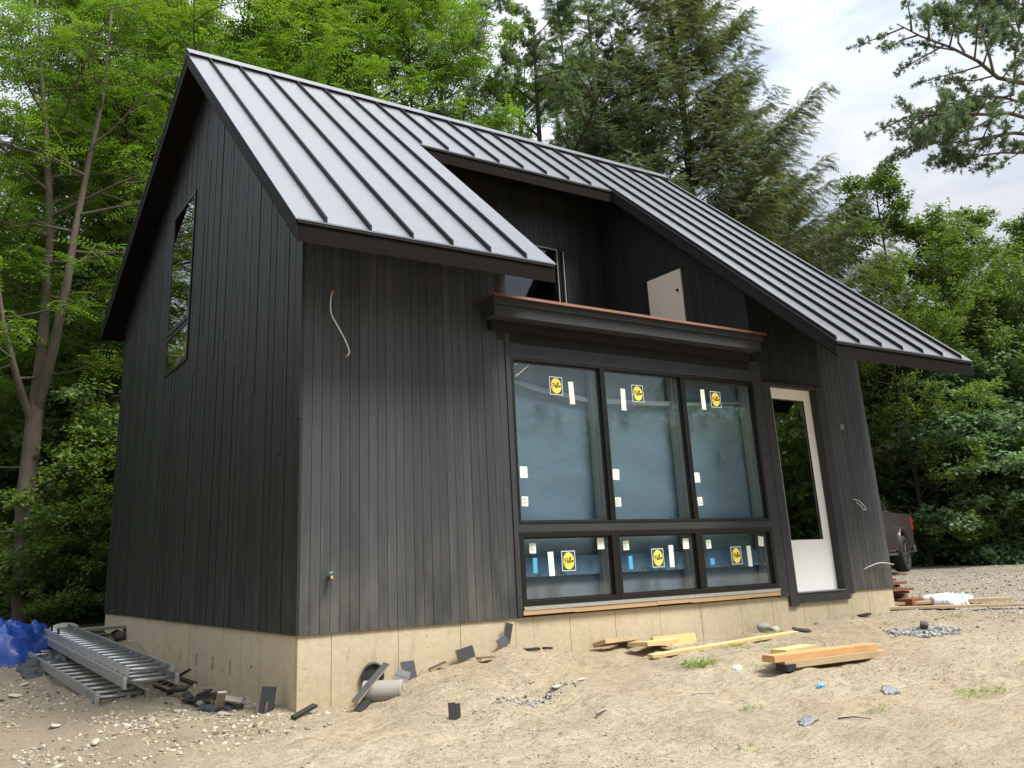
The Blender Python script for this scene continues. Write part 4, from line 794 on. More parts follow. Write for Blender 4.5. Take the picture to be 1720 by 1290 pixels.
# ---------------------------------------------------------------- crumpled sheets
def crumple(name, cx, cy, rx, ry, hh, mat, label, cat, seed, n=110, fold=1., base=-.02):
    g = np.random.default_rng(seed); u = np.linspace(-1.27, 1.27, n); U, V = np.meshgrid(u, u, indexing='ij'); rad = np.sqrt(U ** 2 + V ** 2); ang = np.arctan2(V, U)
    edge = 1 + .12 * np.sin(3 * ang + seed) + .08 * np.sin(7 * ang + 2 * seed); e = np.clip(1 - (rad / edge) ** 2.4, 0, 1) ** .55
    x = cx + U * rx; y = cy + V * ry
    z = e * hh * (.62 + .6 * vnoise(x, y, .5, seed)) ; f = 0
    for k in range(9):
        a = g.random() * 3.14; fr = g.uniform(5, 15) / max(rx, ry); ph = g.random() * 6; wv_ = np.sqrt(.03 + np.sin((x * math.cos(a) + y * math.sin(a)) * fr + ph + 2.2 * vnoise(x, y, .35, seed + k)) ** 2); f = f + np.clip(1 - wv_, 0, 1) ** 2 * g.uniform(.3, 1)
    z = z - .10 * (rad > edge * .985) + e * f * .040 * fold + e * .03 * fold * vnoise(x, y, .06, seed + 3)
    Z = H(x, y) + base + z; keep = rad < edge * 1.04
    i = np.arange(n * n).reshape(n, n); F = np.stack([i[:-1, :-1], i[1:, :-1], i[1:, 1:], i[:-1, 1:]], -1).reshape(-1, 4); F = F[keep.ravel()[F].all(1)]
    P = np.stack([x, y, Z], -1).reshape(-1, 3); us = np.unique(F); mp_ = np.full(n * n, -1); mp_[us] = np.arange(len(us)); o = mesh_np(name, P[us], mp_[F], mat, smooth=False); s = o.modifiers.new('thick', 'SOLIDIFY'); s.thickness = .003; return tag(o, label, cat)
m = MT('blue_tarp'); n_ = m.noise(60, 2); M['tarp'] = m.set(m.mix(m.noise(3, 3), (.010, .04, .23), (.025, .085, .38)), .33, 0, .5)
crumple('tarp', -1.95, 7.3, 1.0, .9, .86, M['tarp'], 'crumpled bright blue tarp heaped at the left edge of the site', 'tarp', 5, 150, 1.6)
M['blacksheet'] = simple('black_membrane', (.022, .022, .022), .55, 0, .3, 6)
crumple('membrane', -1.30, 5.7, .38, .75, .14, M['blacksheet'], 'crumpled black membrane under the far end of the ladders', 'membrane', 9, 70, .7)
# ---------------------------------------------------------------- planks
def plank(x, y, z, L, w, t, rz, mat, label, cat='plank', rx=0., ry=0., group=None, name='plank', bev=.002):
    mb = MB(); mb.box(-L / 2, L / 2, -w / 2, w / 2, 0, t); o = mb.build(name, mat, None, bevel=bev); o.location = (x, y, z); o.rotation_euler = (rx, ry, rz); return tag(o, label, cat, group)
G = 'loose lumber in front of the window wall'
plank(3.62, -.14, h(3.6, -.12) + .05, .52, .20, .045, .12, M['tan_wood'], 'short board lying tilted left of the other offcuts, against the foundation', rx=-.25, group=G)
plank(3.86, -.44, h(3.86, -.42) + .06, .50, .26, .045, .22, M['fresh'], 'wide pale board offcut lying flat in front of the leaning one', rx=-.05, ry=.04, group=G)
plank(4.18, -.28, h(4.18, -.28) + .03, .40, .14, .04, .10, M['fresh'], 'narrow pale offcut tucked behind the wide pale board', group=G)
plank(4.56, -.06, h(4.56, -.1) + .00, .66, .22, .035, -.02, M['osb'], 'knotty yellow board standing on edge against the foundation', rx=1.32, group=G)
plank(4.86, -.62, h(4.86, -.62) + .02, 2.66, .075, .035, .11, M['fresh'], 'long thin pine batten lying along the foundation', rx=.1, ry=-.012, group=G)
zs = max(h(x_, -2.0) for x_ in np.linspace(4.0, 5.5, 16)) + .012
plank(4.78, -2.02, zs - .01, 1.42, .15, .062, -.075, M['tan_wood'], 'thick tan timber at the bottom of the timber pile', group='timber pile on the sand')
plank(4.68, -1.99, zs + .053, 1.46, .15, .062, -.06, M['orange_wood'], 'thick orange timber on top of the tan one', group='timber pile on the sand')
plank(4.36, -1.80, zs + .035, .52, .15, .045, .02, M['fresh'], 'pale short board under the small one, behind the orange timber', group='timber pile on the sand')
plank(4.58, -1.74, zs + .085, .58, .17, .045, .14, M['fresh'], 'pale short board topmost behind the orange timber', group='timber pile on the sand')
plank(4.12, -2.0, zs - .03, .12, .14, .06, -.07, M['offdark'], 'dark wood block under the near end of the timber pile', 'block', name='block')
# ladder end: planks on stones beside the foundation
plank(-.33, 7.55, -.19, .78, .26, .045, .25, M['grey_wood'], 'grey weathered plank resting on stones by the foundation, behind the ladders')
plank(-.52, 7.75, -.30, .70, .22, .04, -.2, M['grey_wood'], 'second grey plank just below the weathered one')
rock(-.62, 7.7, .20, M['stone'], 'stone carrying the left end of the grey planks', sq=(1, .9, .8)); rock(-.08, 7.6, .18, M['stone_dark'], 'dark stone under the right end of the grey planks', sq=(1, .9, 1.1))
rock(-.55, 9.6, .32, M['stone_pale'], 'pale green boulder beyond the far end of the ladders', sq=(1, 1, .7))
# ---------------------------------------------------------------- siding offcuts
def offcut(x, y, z, L, w, rot, label, parts=1, dark=False, group='black siding offcuts along the foundation'):
    """grooved siding piece: wood back, stained face (+z local), lying in local xy"""
    mb = MB(); t = .02; mats = []
    for k in range(parts):
        y0 = -w / 2 + k * w / parts + .002; y1 = -w / 2 + (k + 1) * w / parts - .002
        mb.box(-L / 2, L / 2, y0, y1, 0, t); mats += [0] * 6; mb.box(-L / 2 + .001, L / 2 - .001, y0 + .001, y1 - .001, t + .0002, t + .002); mats += [1] * 6
    o = mb.build('siding_offcut', [M['tan_wood'] if not dark else M['offdark'], M['offdark'] if dark else M['offface']]); o.data.polygons.foreach_set('material_index', mats); o.location = (x, y, z); o.rotation_euler = rot; return tag(o, label, 'offcut', group)
off = lambda x, y, dz: (x, y, h(x, y) + dz)
offcut(*off(1.10, -.06, .085), .15, .17, (R(72), 0, R(8)), 'square charcoal offcut leaning on the foundation right of the concrete cylinder', 2)
offcut(*off(.98, -.16, .05), .13, .14, (R(55), R(20), R(-30)), 'small charcoal offcut behind the concrete cylinder', 2)
offcut(*off(1.74, -.05, .065), .20, .12, (R(80), R(-10), R(2)), 'charcoal offcut of two boards standing in the middle of the foundation', 1)
offcut(*off(1.92, -.2, .02), .26, .09, (R(4), R(3), R(10)), 'flat charcoal offcut lying left of the tall upright one', 1)
offcut(*off(2.26, -.04, .11), .20, .09, (R(84), R(-74), R(3)), 'tall charcoal offcut standing upright against the foundation', 2)
offcut(*off(2.17, -.08, .045), .12, .10, (R(70), R(-25), R(5)), 'short charcoal offcut leaning at the foot of the tall upright one', 1)
offcut(*off(2.50, -.12, .01), .18, .06, (R(6), 0, R(-8)), 'thin dark offcut lying below the corner of the window wall', 1, True)
offcut(*off(2.72, -.1, .01), .12, .05, (R(-6), R(6), R(14)), 'tiny dark offcut, rightmost below the window wall corner', 1, True)
offcut(.60, -.30, -.43, .56, .065, (R(18), R(-27), R(30)), 'long narrow offcut propped slanting over the pipe end', 1)
offcut(*off(.50, -.36, .02), .22, .08, (R(10), R(-22), R(38)), 'short dark offcut under the slanting one', 1, True)
offcut(*off(-.02, -.28, .02), .26, .065, (R(8), R(-14), R(22)), 'narrow offcut lying just off the house corner', 1, True)
offcut(*off(1.42, -.07, .02), .22, .04, (R(12), R(-12), R(12)), 'thin edge strip lying between two charcoal offcuts', 1)
# notched piece leaning at the corner
mb = MB(); poly = [(-.07, 0), (-.07, .25), (.07, .25), (.07, 0), (.02, 0), (.02, .12), (0, .145), (-.02, .12), (-.02, 0)]
mb.extr([(a, 0, b) for a, b in poly], (0, .02, 0)); o = mb.build('notched_offcut', M['offface']); o.location = (-.18, .28, h(-.18, .3) - .02); o.rotation_euler = (R(-14), 0, R(-52)); tag(o, 'dark siding piece with a keyhole notch leaning by the house corner', 'offcut')
# bent angle piece on the sand
mb = MB(); mb.box(-.06, .0, -.003, .003, 0, .15); mb.box(.0005, .10, -.003, .003, 0, .14, Matrix.Rotation(R(50), 4, 'Z')); mb.box(-.06, .0, .004, .03, 0, .02); o = mb.build('angle_piece', M['offdark']); o.location = (.82, -1.42, h(.82, -1.42) - .02); o.rotation_euler = (R(-8), 0, R(-12)); tag(o, 'folded black angle piece standing alone on the sand', 'offcut')
offcut(*off(6.36, -.42, .02), .22, .08, (R(20), R(10), R(-30)), 'dark offcut lying right of the stone block', 1, True)
offcut(*off(8.05, -.12, .02), .20, .07, (R(5), R(-5), R(-5)), 'dark offcut below the door side siding', 1, True)
# ---------------------------------------------------------------- concrete cylinder and pipe sleeve
root = empty('concrete_cylinder', 'grey concrete cylinder lying on the slope by the foundation', 'cylinder', (.70, -.32, h(.70, -.32) + .075), R(-38))
mb = MB(); mb.tube([(-.17, 0, 0), (.17, 0, 0)], .098, 28); mb.build('body', M['stone'], root, smooth=False, bevel=.004)
mb = MB(); mb.tube([(.1705, 0, 0), (.19, 0, 0)], [.102, .10], 28); mb.box(.1905, .196, -.085, .085, -.006, .006, Matrix.Rotation(R(45), 4, 'X')); mb.box(.1905, .1955, -.085, .085, -.006, .006, Matrix.Rotation(R(-45), 4, 'X')); mb.build('end_cap', simple('dusty_plastic', (.30, .26, .21), .8), root)
mb = MB(); ring = [(.75 + .105 * math.cos(a), -.02, -.40 + .105 * math.sin(a)) for a in np.linspace(0, 6.283, 25)]; mb.tube(ring, .014, 8); mb.tube([(.75, -.008, -.40), (.75, .0195, -.40)], .098, 24); o = mb.build('pipe_sleeve', M['blacksheet'], house)
# ---------------------------------------------------------------- right hand pile
Gs = 'red brown boards stacked by the house corner'
ORD = ('first', 'second', 'third', 'fourth', 'fifth', 'sixth', 'seventh', 'eighth', 'ninth', 'tenth', 'eleventh', 'twelfth')
for k in range(9):
    wd = 1.0 - .05 * k + (.05 if k < 3 else 0)
    plank(9.12 + wd / 2 + .05 * (k % 2), 1.6 + .05 * g5.normal(), -.32 + k * .048, 2.4, wd, .036, R(90) + g5.normal(0, .015), M['red_wood'], ('bottom' if k == 0 else 'topmost' if k == 8 else ORD[k] + ' lowest') + ' board of the stepped red brown stack by the right house corner', 'board', group=Gs, name='board')
plank(10.05, -.15, h(10.05, -.15) + .05, 1.9, .16, .04, R(-28), M['tan_wood'], 'pinkish plank under the white bag', 'plank'); plank(9.95, -.62, h(9.95, -.65) + .045, 2.6, .14, .035, R(-33), M['tan_wood'], 'long plank in front of the white bag casting a dark shadow', 'plank', ry=.012)
plank(9.62, .18, h(9.6, 0.1) + .0, .5, .2, .12, R(15), M['red_wood'], 'short red brown block at the foot of the board stack', 'block', name='block')
bag = crumple('bag', 10.15, -.08, .42, .28, .17, simple('white_poly_bag', (.74, .77, .76), .4, 0, .04, 5), 'white plastic bag with green lettering lying on planks', 'bag', 21, 60, .35, base=.10); bag.rotation_euler = (0, 0, 0)
mb = MB(); gm = simple('bag_green_print', (.10, .42, .28), .5)
zb_ = h(10.9, -.5) + .22
# two bold characters on the front slope of the bag
def seg(pts, w=.014):
    for (a, b), (c_, d_) in zip(pts, pts[1:]):
        p0 = Vector((a, 0, b)); p1 = Vector((c_, 0, d_)); d = (p1 - p0).normalized(); n_ = Vector((-d.z, 0, d.x)) * w / 2
        mb.extr([p0 - n_ - d * .004, p1 - n_ + d * .004, p1 + n_ + d * .004, p0 + n_ - d * .004], (0, -.003, 0))
seg([(-.12, .0), (-.12, .10)]); seg([(-.06, .0), (-.06, .10)]); seg([(-.12, .05), (-.06, .05)]); seg([(.0, .0), (.0, .10), (.06, .10), (.06, .055), (.0, .05)]); seg([(.06, .05), (.07, .0), (.0, .0)])
pr = mb.build('printed_letters', gm, bag); pr.location = (10.12, -.36, h(10.15, -.35) + .11); pr.rotation_euler = (R(-42), 0, R(-20))
# stone block and rocks
rock(6.02, -.14, .15, M['stone'], 'squarish stone block against the foundation, left of the door', 'stone', .3, (1.1, .8, 1.0), .1, k=2); rock(6.22, -.12, .10, M['stone_pale'], 'small pale stone beside the stone block', 'stone', 1.2, k=1)
rock(7.42, -1.36, .085, M['stone_dark'], 'dark rock on top of the grey gravel patch', 'rock', .4, (1.2, .9, 1.3), .0, k=3)
for x, y, r, mt, lb in ((-1.75, 1.35, .11, 'stone_pale', 'pale flat rock at the lower left, nearest the left edge'), (-1.25, .75, .10, 'stone_pale', 'pale rock at the lower left, in the middle of the rubble patch'), (-1.0, .9, .08, 'stone', 'grey rock just right of the pale middle one'), (-1.6, .2, .10, 'stone_pale', 'broad pale rock close to the bottom left corner'), (-.45, .55, .10, 'stone', 'grey rock beside the black debris near the corner'), (-.7, 1.2, .09, 'stone_pale', 'pale rock in front of the near ends of the ladders'),
        (-.42, 1.9, .12, 'stone_dark', 'dark rock by the foundation, right of the ladder ends'), (-.25, 1.35, .09, 'stone', 'grey rock under the black scraps'), (-1.9, 3.4, .12, 'stone_pale', 'pale rock left of the lower ladder'), (-1.7, 4.4, .11, 'stone_pale', 'pale rock between lower ladder and tarp'), (2.05, -1.15, .09, 'stone_pale', 'pale lump of concrete in the gravel strip on the sand'), (2.35, -1.1, .075, 'stone_pale', 'paler stone right of the concrete lump'), (1.9, -1.2, .06, 'stone_dark', 'small dark stone left of the concrete lump')):
    rock(x, y, r * .75, M[mt], lb, rz=g5.uniform(0, 6), sq=(1.15, .85, .55))
# scrap heap by the gable foundation
Gd = 'black and brown wood scraps heaped at the gable foundation'
ys_ = np.sort(.75 + 2.9 * np.arange(16) / 15 + g5.normal(0, .12, 16)); cnt = [0, 0]
for k in range(16):
    t = k / 15; x = -.16 - .34 * g5.random(); y = float(ys_[k]); dk = g5.random() < .6; cnt[dk] += 1
    L_ = g5.uniform(.16, .38); mb = MB(); mb.box(-L_ / 2, L_ / 2, -.04, .04, 0, .02); o = mb.build('wood_scrap', M['offdark'] if dk else M['grey_wood'], None, bevel=.002); o.location = (x, y, h(x, y) + g5.uniform(.02, .08)); o.rotation_euler = (g5.normal(0, .35), g5.normal(0, .3), g5.uniform(0, 3.1))
    tag(o, ORD[cnt[dk] - 1] + (' black siding scrap' if dk else ' grey brown wood scrap') + ' from the house corner, heaped by the gable foundation', 'scrap', Gd + (' (black)' if dk else ' (brown)'))
crumple('membrane', -.33, 1.05, .20, .32, .10, M['blacksheet'], 'small crumpled black membrane on the scrap heap near the corner', 'membrane', 13, 50, .5)
# litter on the sand
def scrap(name, x, y, rx, ry, mat, label, cat, seed, hh=.03): return crumple(name, x, y, rx, ry, hh, mat, label, cat, seed, 24, .25, .0)
gpl = simple('grey_film', (.16, .165, .175), .5); scrap('plastic_scrap', 3.1, -3.0, .10, .06, gpl, 'grey film scrap near the bottom edge right of centre', 'litter', 3); scrap('plastic_scrap', 4.35, -2.9, .10, .06, gpl, 'grey film scrap below the timber pile', 'litter', 4)
scrap('plastic_scrap', 3.95, -2.5, .04, .03, simple('light_blue_film', (.12, .35, .55), .4), 'light blue scrap on the sand below the timber pile', 'litter', 6); scrap('paper_scrap', 3.95, -1.55, .06, .035, M['label'], 'white paper scrap left of the timber pile', 'litter', 7)
def stick(x, y, L, rz, r, label, mat='grey_wood'):
    mb = MB(); mb.tube([(-L / 2, 0, 0), (0, .01, .012), (L / 2, 0, 0)], [r, r, r * .6], 5); o = mb.build('stick', M[mat], None, smooth=True); o.location = (x, y, h(x, y) + .008); o.rotation_euler = (0, 0, rz); tag(o, label, 'stick')
stick(2.95, -2.0, .30, -.25, .007, 'straight stick lying on the sand in front of the weeds'); stick(1.95, -1.9, .22, .3, .011, 'short crooked stick left of the straight one'); stick(3.35, -3.25, .24, -.9, .005, 'thin dark twig near the grey film scrap', 'offdark')
# ---------------------------------------------------------------- utility wires in the wood
for z0, z1, lb in ((2.9, 3.15, 'upper thin pale wire crossing the wood left of the house'), (1.62, 1.75, 'lower thin pale wire crossing the wood left of the house')):
    mb = MB(); mb.tube([(-7, 12.2, z0), (-3, 13.2, (z0 + z1) / 2 - .12), (4, 15, z1 + .1)], .009, 5); tag(mb.build('wire', simple('pale_wire', (.4, .42, .38), .5), None), lb, 'wire')
# ---------------------------------------------------------------- pickup truck
def truck():
    rt_ = empty('pickup_truck', 'dark maroon pickup truck parked beyond the right corner, only its bed showing', 'truck', (TX, TY, h(TX, TY) + .02), TR)
    m = MT('dark_maroon_paint'); m.b.inputs['Coat Weight'].default_value = .7; m.b.inputs['Coat Roughness'].default_value = .06; M['paint'] = m.set((.055, .038, .046), .4, .3, .5)
    blkp = simple('black_plastic', (.02, .02, .02), .6); chrome = simple('dark_chrome', (.22, .22, .23), .3, .8)
    def arch(cx, r, z0, n=10): return [(cx + r * math.cos(a), z0 + r * math.sin(a)) for a in np.linspace(0, math.pi, n)]
    def xz(mb, poly, y0, y1): mb.extr([(a, y0, b) for a, b in poly], (0, y1 - y0, 0))
    Wd = .99
    bed = lambda: [(.10, .62), (.05, .95), (.0, 1.18), (.06, 1.36), (2.12, 1.36), (2.12, .52)] + arch(1.22, .50, .50)
    body = None
    for s in (-1, 1):
        mb = MB(); ya, yb = (s * Wd, s * (Wd - .09)); xz(mb, bed(), min(ya, yb), max(ya, yb)); o = mb.build('bed_side', M['paint'], rt_, bevel=.02)
        mb = MB(); pts = [(1.22 + .53 * math.cos(a), s * (Wd + .012), .5 + .53 * math.sin(a)) for a in np.linspace(.02, math.pi - .02, 14)]; mb.tube(pts, .022, 6); mb.build('wheel_arch', M['paint'], o, smooth=True)
        mb = MB(); xz(mb, [(-.015, .98), (-.03, 1.18), (.02, 1.31), (.16, 1.31), (.14, .98)], min(s * (Wd + .008), s * (Wd - .10)), max(s * (Wd + .008), s * (Wd - .10))); mb.build('tail_light', simple('red_lens', (.30, .012, .02), .3), o, bevel=.01)
    mb = MB(); mb.box(.1, 2.1, -.89, .89, .72, .78); mb.box(2.03, 2.11, -.89, .89, .7805, 1.36); mb.build('bed_floor', blkp, rt_)
    mb = MB(); mb.box(.02, .09, -.89, .89, .66, 1.34); tg = mb.build('tailgate', M['paint'], rt_, bevel=.015); mb = MB(); mb.box(.0, .0195, -.14, .14, 1.14, 1.22); mb.build('handle', blkp, tg)
    mb = MB(); mb.box(-.14, .06, -.97, .97, .44, .62); mb.build('rear_bumper', chrome, rt_, bevel=.03)
    mb = MB(); xz(mb, [(2.15, .48), (2.15, 1.36), (2.22, 1.40), (4.35, 1.30), (5.5, 1.20), (5.82, 1.05), (5.86, .6), (5.7, .45)] + arch(4.92, .5, .48) + [(4.3, .45)], -Wd, Wd); mb.build('body', M['paint'], rt_, bevel=.03)
    mb = MB(); tp = .80
    v = [(2.2, Wd - .02, 1.38), (4.45, Wd - .02, 1.31), (3.75, tp, 1.93), (2.45, tp, 1.93)]; vs = v + [(a, -b, c_) for a, b, c_ in v]; mb.add(vs, [(0, 1, 2, 3), (7, 6, 5, 4), (3, 2, 6, 7), (0, 3, 7, 4), (1, 5, 6, 2), (0, 4, 5, 1)]); mb.build('cab', M['paint'], rt_, bevel=.04)
    dg = simple('dark_glass', (.01, .012, .013), .08)
    for s in (-1, 1):
        for a0, a1 in ((.08, .46), (.52, .93)):
            def q(u, w_): b0 = Vector((2.2, s * (Wd - .012), 1.38)).lerp(Vector((4.45, s * (Wd - .012), 1.31)), u); t0 = Vector((2.45, s * (tp + .006), 1.93)).lerp(Vector((3.75, s * (tp + .006), 1.93)), u); return b0.lerp(t0, w_)
            mb = MB(); mb.extr([q(a0, .08), q(a1, .08), q(a1, .86), q(a0, .86)], (0, s * .006, 0)); mb.build('side_window', dg, rt_)
        mb = MB(); mb.box(2.3, 4.3, s * 1.0 - .06, s * 1.0 + .06, .40, .45); mb.build('running_board', chrome, rt_, bevel=.015)
        mb = MB(); mb.tube([(4.1, s * 1.0, 1.36), (4.08, s * 1.14, 1.42)], [.03, .09], 8); mb.build('side_mirror', blkp, rt_)
    mb = MB(); mb.extr([(2.23, -.8, 1.5), (2.23, .8, 1.5), (2.42, .72, 1.86), (2.42, -.72, 1.86)], (-.02, 0, .01)); mb.build('rear_window', dg, rt_)
    tyre = simple('tyre_rubber', (.022, .022, .022), .8, 0, .2, 30, .3, .3); rim = simple('dark_alloy', (.10, .10, .105), .35, .7)
    for cx in (1.22, 4.92):
        for s in (-1, 1):
            w_ = bpy.data.objects.new('wheel', None); C.objects.link(w_); w_.parent = rt_; w_.location = (cx, s * .86, .42)
            mb = MB(); prof = [(-.14, .30), (-.145, .385), (-.11, .415), (0, .42), (.11, .415), (.145, .385), (.14, .30)]; n = 36
            vs = [(r_ * math.cos(2 * math.pi * k / n), y_, r_ * math.sin(2 * math.pi * k / n)) for y_, r_ in prof for k in range(n)]; fs = [(i * n + k, i * n + (k + 1) % n, (i + 1) * n + (k + 1) % n, (i + 1) * n + k) for i in range(6) for k in range(n)] + [(6 * n + k, 6 * n + (k + 1) % n, (k + 1) % n, k) for k in range(n)]
            mb.add(vs, fs); mb.build('tyre', tyre, w_, smooth=True)
            mb = MB(); yo = s * .09; mb.tube([(0, yo - .02, 0), (0, yo + .02, 0)], .06, 12); mb.tube([(0, -.1, 0), (0, .0, 0)], .28, 24)
            for k in range(6):
                a = k * math.pi / 3; mb.tube([(0, yo, 0), (.29 * math.cos(a), yo + s * .015, .29 * math.sin(a))], [.045, .03], 6)
            pts = [(.29 * math.cos(a), yo + s * .015, .29 * math.sin(a)) for a in np.linspace(0, 6.2832, 25)]; mb.tube(pts, .018, 6, False); mb.build('rim', rim, w_)
    return rt_
TX, TY, TR = 18.68, 6.88, R(180 + 21)
truck().scale = (1.05, 1.05, 1.03)
# ---------------------------------------------------------------- ground litter as stuff
def near_samples(n, x0, x1, y0, y1, dens=None):
    x = g5.uniform(x0, x1, n); y = g5.uniform(y0, y1, n); ok = ~((x > -.02) & (x < 9.02) & (y > -.02) & (y < 9.4))
    if dens is not None: ok &= g5.random(n) < dens(x, y)
    return x[ok], y[ok]
def pebbles(name, n, box, smin, smax, mat, label, dens=None, flat=.55, emb=.3):
    x, y = near_samples(n, *box, dens); P = np.stack([x, y, H(x, y)], 1); s = smin * (smax / smin) ** (g5.random(len(x)) ** 2.2); P[:, 2] += s * (flat * .5 - emb * .6); a = g5.random(len(x)) * 6.283; Vs, Fs, off, cvs = [], [], 0, []
    pk = g5.integers(0, 6, len(x)); small = []
    for k in range(6):
        mk = pk == k; V0, F0 = LOW[k]; c, s_ = np.cos(a[mk]), np.sin(a[mk]); V = V0[None] * s[mk][:, None, None] * np.array([1, .8, flat]); V = np.stack([V[..., 0] * c[:, None] - V[..., 1] * s_[:, None], V[..., 0] * s_[:, None] + V[..., 1] * c[:, None], V[..., 2]], -1) + P[mk][:, None, :]
        F = F0[None] + (np.arange(mk.sum()) * len(V0))[:, None, None]; Vs.append(V.reshape(-1, 3)); Fs.append(F.reshape(-1, 3) + off); off += V.shape[0] * V.shape[1]; cvs.append(np.repeat(g5.random(mk.sum()), len(V0)))
    o = mesh_np(name, np.concatenate(Vs), np.concatenate(Fs), mat, None, {'cv': np.concatenate(cvs)}); return tag(o, label, name.replace('_', ' '), kind='stuff')
def low(g):
    import bmesh
    bm = bmesh.new(); bmesh.ops.create_icosphere(bm, subdivisions=1, radius=1)
    for v in bm.verts: v.co *= g.uniform(.5, 1.25)
    V = np.array([v.co[:] for v in bm.verts]); F = np.array([[v.index for v in f.verts] for f in bm.faces]); bm.free(); return V, F
LOW = [low(g5) for _ in range(6)]
def cvmat(name, stops, rough=.9):
    m = MT(name); return m.set(m.mix(m.math('MULTIPLY', m.noise(30, 3), .4), m.ramp(m.attr(), stops), (.2, .17, .13)), rough, 0, .2)
M['peb'] = cvmat('mixed_pebbles', [(0, (.11, .095, .075)), (.3, (.24, .20, .15)), (.65, (.42, .37, .28)), (1, (.52, .48, .40))]); M['pebg'] = cvmat('grey_gravel', [(0, (.09, .095, .10)), (.5, (.22, .225, .225)), (1, (.46, .46, .44))]); M['straw'] = cvmat('dry_straw', [(0, (.12, .08, .045)), (.4, (.30, .22, .11)), (1, (.58, .48, .28))])
clump = lambda s, sd, lo, hi: (lambda x, y: np.clip((vnoise(x, y, s, sd) + .5 - lo) / (hi - lo), 0.02, 1))
pebbles('pebbles', 48000, (-3.2, 10.5, -5.5, .1), .003, .017, M['peb'], 'small pebbles strewn over the sand', clump(1.3, 31, .3, .9))
pebbles('rubble', 9500, (-3.4, -.03, -1.0, 7.5), .006, .038, M['peb'], 'broken stone rubble beside the gable foundation', clump(.9, 32, .25, .8))
pebbles('rubble', 2600, (-2.2, .2, -.4, 1.6), .008, .036, M['peb'], 'paler rubble patch near the bottom left corner', clump(.6, 33, .45, .8))
pebbles('gravel', 22000, (7.0, 24, -6, 9), .010, .035, M['peb'], 'loose gravel of the drive on the right', lambda x, y: np.clip((x + .55 * y - 6.2) / 3, 0, 1) * np.clip(1.3 - (x - 7) / 18, 0.2, 1))
pebbles('grey_gravel', 3400, (6.6, 8.2, -1.75, -1.05), .012, .032, M['pebg'], 'small patch of blue grey gravel', lambda x, y: np.clip(1.25 - ((x - 7.35) / .62) ** 2 - ((y + 1.4) / .28) ** 2, 0, 1), .8, 0.)
pebbles('grey_gravel', 1600, (1.2, 2.6, -1.7, -.9), .006, .022, M['pebg'], 'strip of dark gravel across the sandy slope', lambda x, y: np.clip(1.1 - ((x - 1.75) / .6) ** 2 - ((y + 1.25 - .25 * (x - 1.75)) / .13) ** 2, 0, 1), .8, 0.)
def blades(name, x, y, L0, L1, w, mat, label, upright, n_per=1, spread=0., cat=None):
    x = np.repeat(x, n_per) + g5.normal(0, spread, len(x) * n_per); y = np.repeat(y, n_per) + g5.normal(0, spread, len(y) * n_per); n = len(x); a = g5.random(n) * 6.283; d = np.stack([np.cos(a), np.sin(a), np.full(n, upright) * g5.uniform(.6, 1.5, n)], 1); d /= np.linalg.norm(d, axis=1, keepdims=True)
    tv, tf = tmpl([leafq((0, 0, 0), (1, 0, 0), (0, 0, 1), 1, w)]); tv[2] += [0, 0, -.25 * (upright > .3)]
    V, F = stamp(tv, tf, np.stack([x, y, H(x, y) + .004], 1), frames(d), g5.uniform(L0, L1, n)); o = mesh_np(name, V, F, mat, None, {'cv': np.repeat(g5.random(n), 4)}); return tag(o, label, cat or name.replace('_', ' '), kind='stuff')
x, y = near_samples(9000, -3.2, 10.5, -5.5, .1, clump(1.0, 35, .3, .9)); blades('dry_straw', x, y, .02, .10, .05, M['straw'], 'dry straw bits and chips strewn over the sand', .06)
x, y = near_samples(2500, -3.2, -.05, -.5, 7.5, clump(1.0, 36, .3, .9)); blades('dry_straw', x, y, .03, .14, .06, M['straw'], 'dry straw and chips in the rubble by the gable', .12)
M['grass'] = leafmat('fresh_grass', (.09, .16, .02), (.26, .36, .07), .3)
def tuft(cx, cy, r, n, L, label):
    a = g5.random(n) * 6.283; q = r * np.sqrt(g5.random(n)); o = blades('grass_tuft', cx + q * np.cos(a), cy + q * np.sin(a) * .6, L * .5, L, .06, M['grass'], label, 1.1, cat='grass'); del o['kind']; o['group'] = 'grass tufts on the sand'
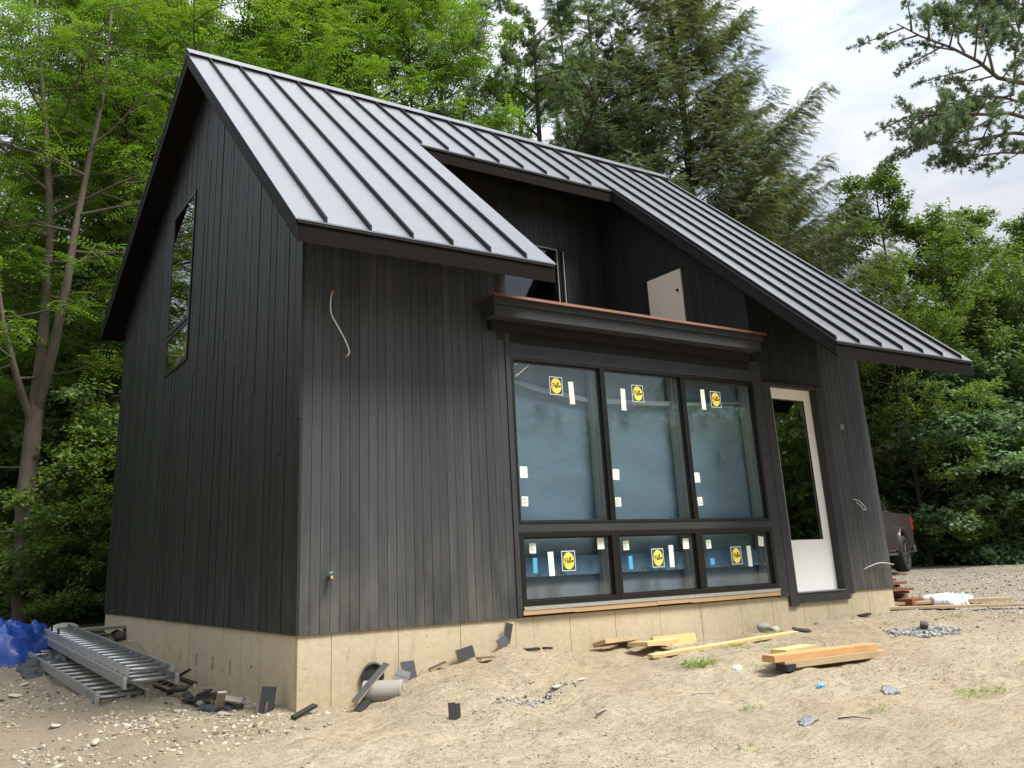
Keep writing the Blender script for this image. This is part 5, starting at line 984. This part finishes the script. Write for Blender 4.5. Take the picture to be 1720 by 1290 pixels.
for cx, cy, r, n, L, lb in ((3.78, -1.22, .20, 170, .11, 'fresh green weed tuft left of the timber pile, biggest one'), (4.6, -.95, .20, 80, .07, 'low grass tuft between long batten and foundation'), (5.3, -1.0, .30, 150, .06, 'low grass patch above the timber pile'), (6.0, -.30, .18, 90, .07, 'grass tuft in front of the stone block'), (3.0, -2.55, .12, 50, .06, 'small grass tuft near the straight stick'), (3.75, -3.2, .12, 50, .06, 'small grass tuft above the bottom edge'), (4.95, -3.35, .30, 170, .08, 'bright grass tuft at the lower right'), (5.2, -3.75, .16, 90, .08, 'bright grass tuft below the lower right one'), (6.35, -3.1, .16, 70, .08, 'grass tuft at the right edge of the photo'), (5.6, -4.1, .12, 60, .08, 'grass tuft closest to the bottom right corner'), (4.15, -1.62, .12, 40, .05, 'sparse grass at the near end of the timber pile'), (8.9, -.9, .2, 90, .07, 'grass tuft in front of the right house corner'), (2.3, -3.1, .1, 40, .05, 'tiny grass tuft at the bottom middle')): tuft(cx, cy, r, n, L, lb)
x, y = near_samples(1500, -3, 14, -5.6, -.15, lambda x, y: np.clip((vnoise(x, y, 1.5, 51) + .5 - .62) / .3, 0, .8)); blades('sparse_grass', x, y, .02, .055, .05, M['grass'], 'sparse short grass sprouting through the sand', 1.0, 4, .035)
# undergrowth along the edge of the wood
def undergrowth():
    g = np.random.default_rng(88); P_ = []
    for (x0, y0), (x1, y1), wd, n in (((-16, 12.6), (-2.2, 13.4), 2.5, 5500), ((-.5, 13.4), (.6, 13.4), 1.2, 1200), ((.4, 11.6), (9, 15), 3.5, 5000), ((20.5, 9.2), (27.2, 7.4), 1.6, 2600), ((27.2, 7.4), (38, 2), 2.4, 3200), ((12, 13), (20.5, 9.2), 2.5, 2000)):
        t = g.random(n); x = x0 + (x1 - x0) * t + g.normal(0, .3, n); y = y0 + (y1 - y0) * t + g.random(n) * wd; z = Hb(x, y) + g.random(n) ** 1.6 * (.9 + .8 * (vnoise(x, y, 1.3, 3) + .5)) * np.clip((y - y0 - (y1 - y0) * t) / .8 + .35, .25, 1); P_.append(np.stack([x, y, z], 1))
    P_ = np.concatenate(P_); tv, tf = T_leaves(g, 7, .16, .10, .035); V, F = stamp(tv, tf, P_, frames(g.normal(0, 1, P_.shape) * [1, 1, .4], g=g), g.uniform(.8, 1.4, len(P_)))
    o = mesh_np('undergrowth', V, F, M['maple'], None, {'cv': np.repeat(g.random(len(P_)), len(tv))}); tag(o, 'leafy undergrowth along the edge of the wood', 'undergrowth', kind='stuff')
undergrowth()
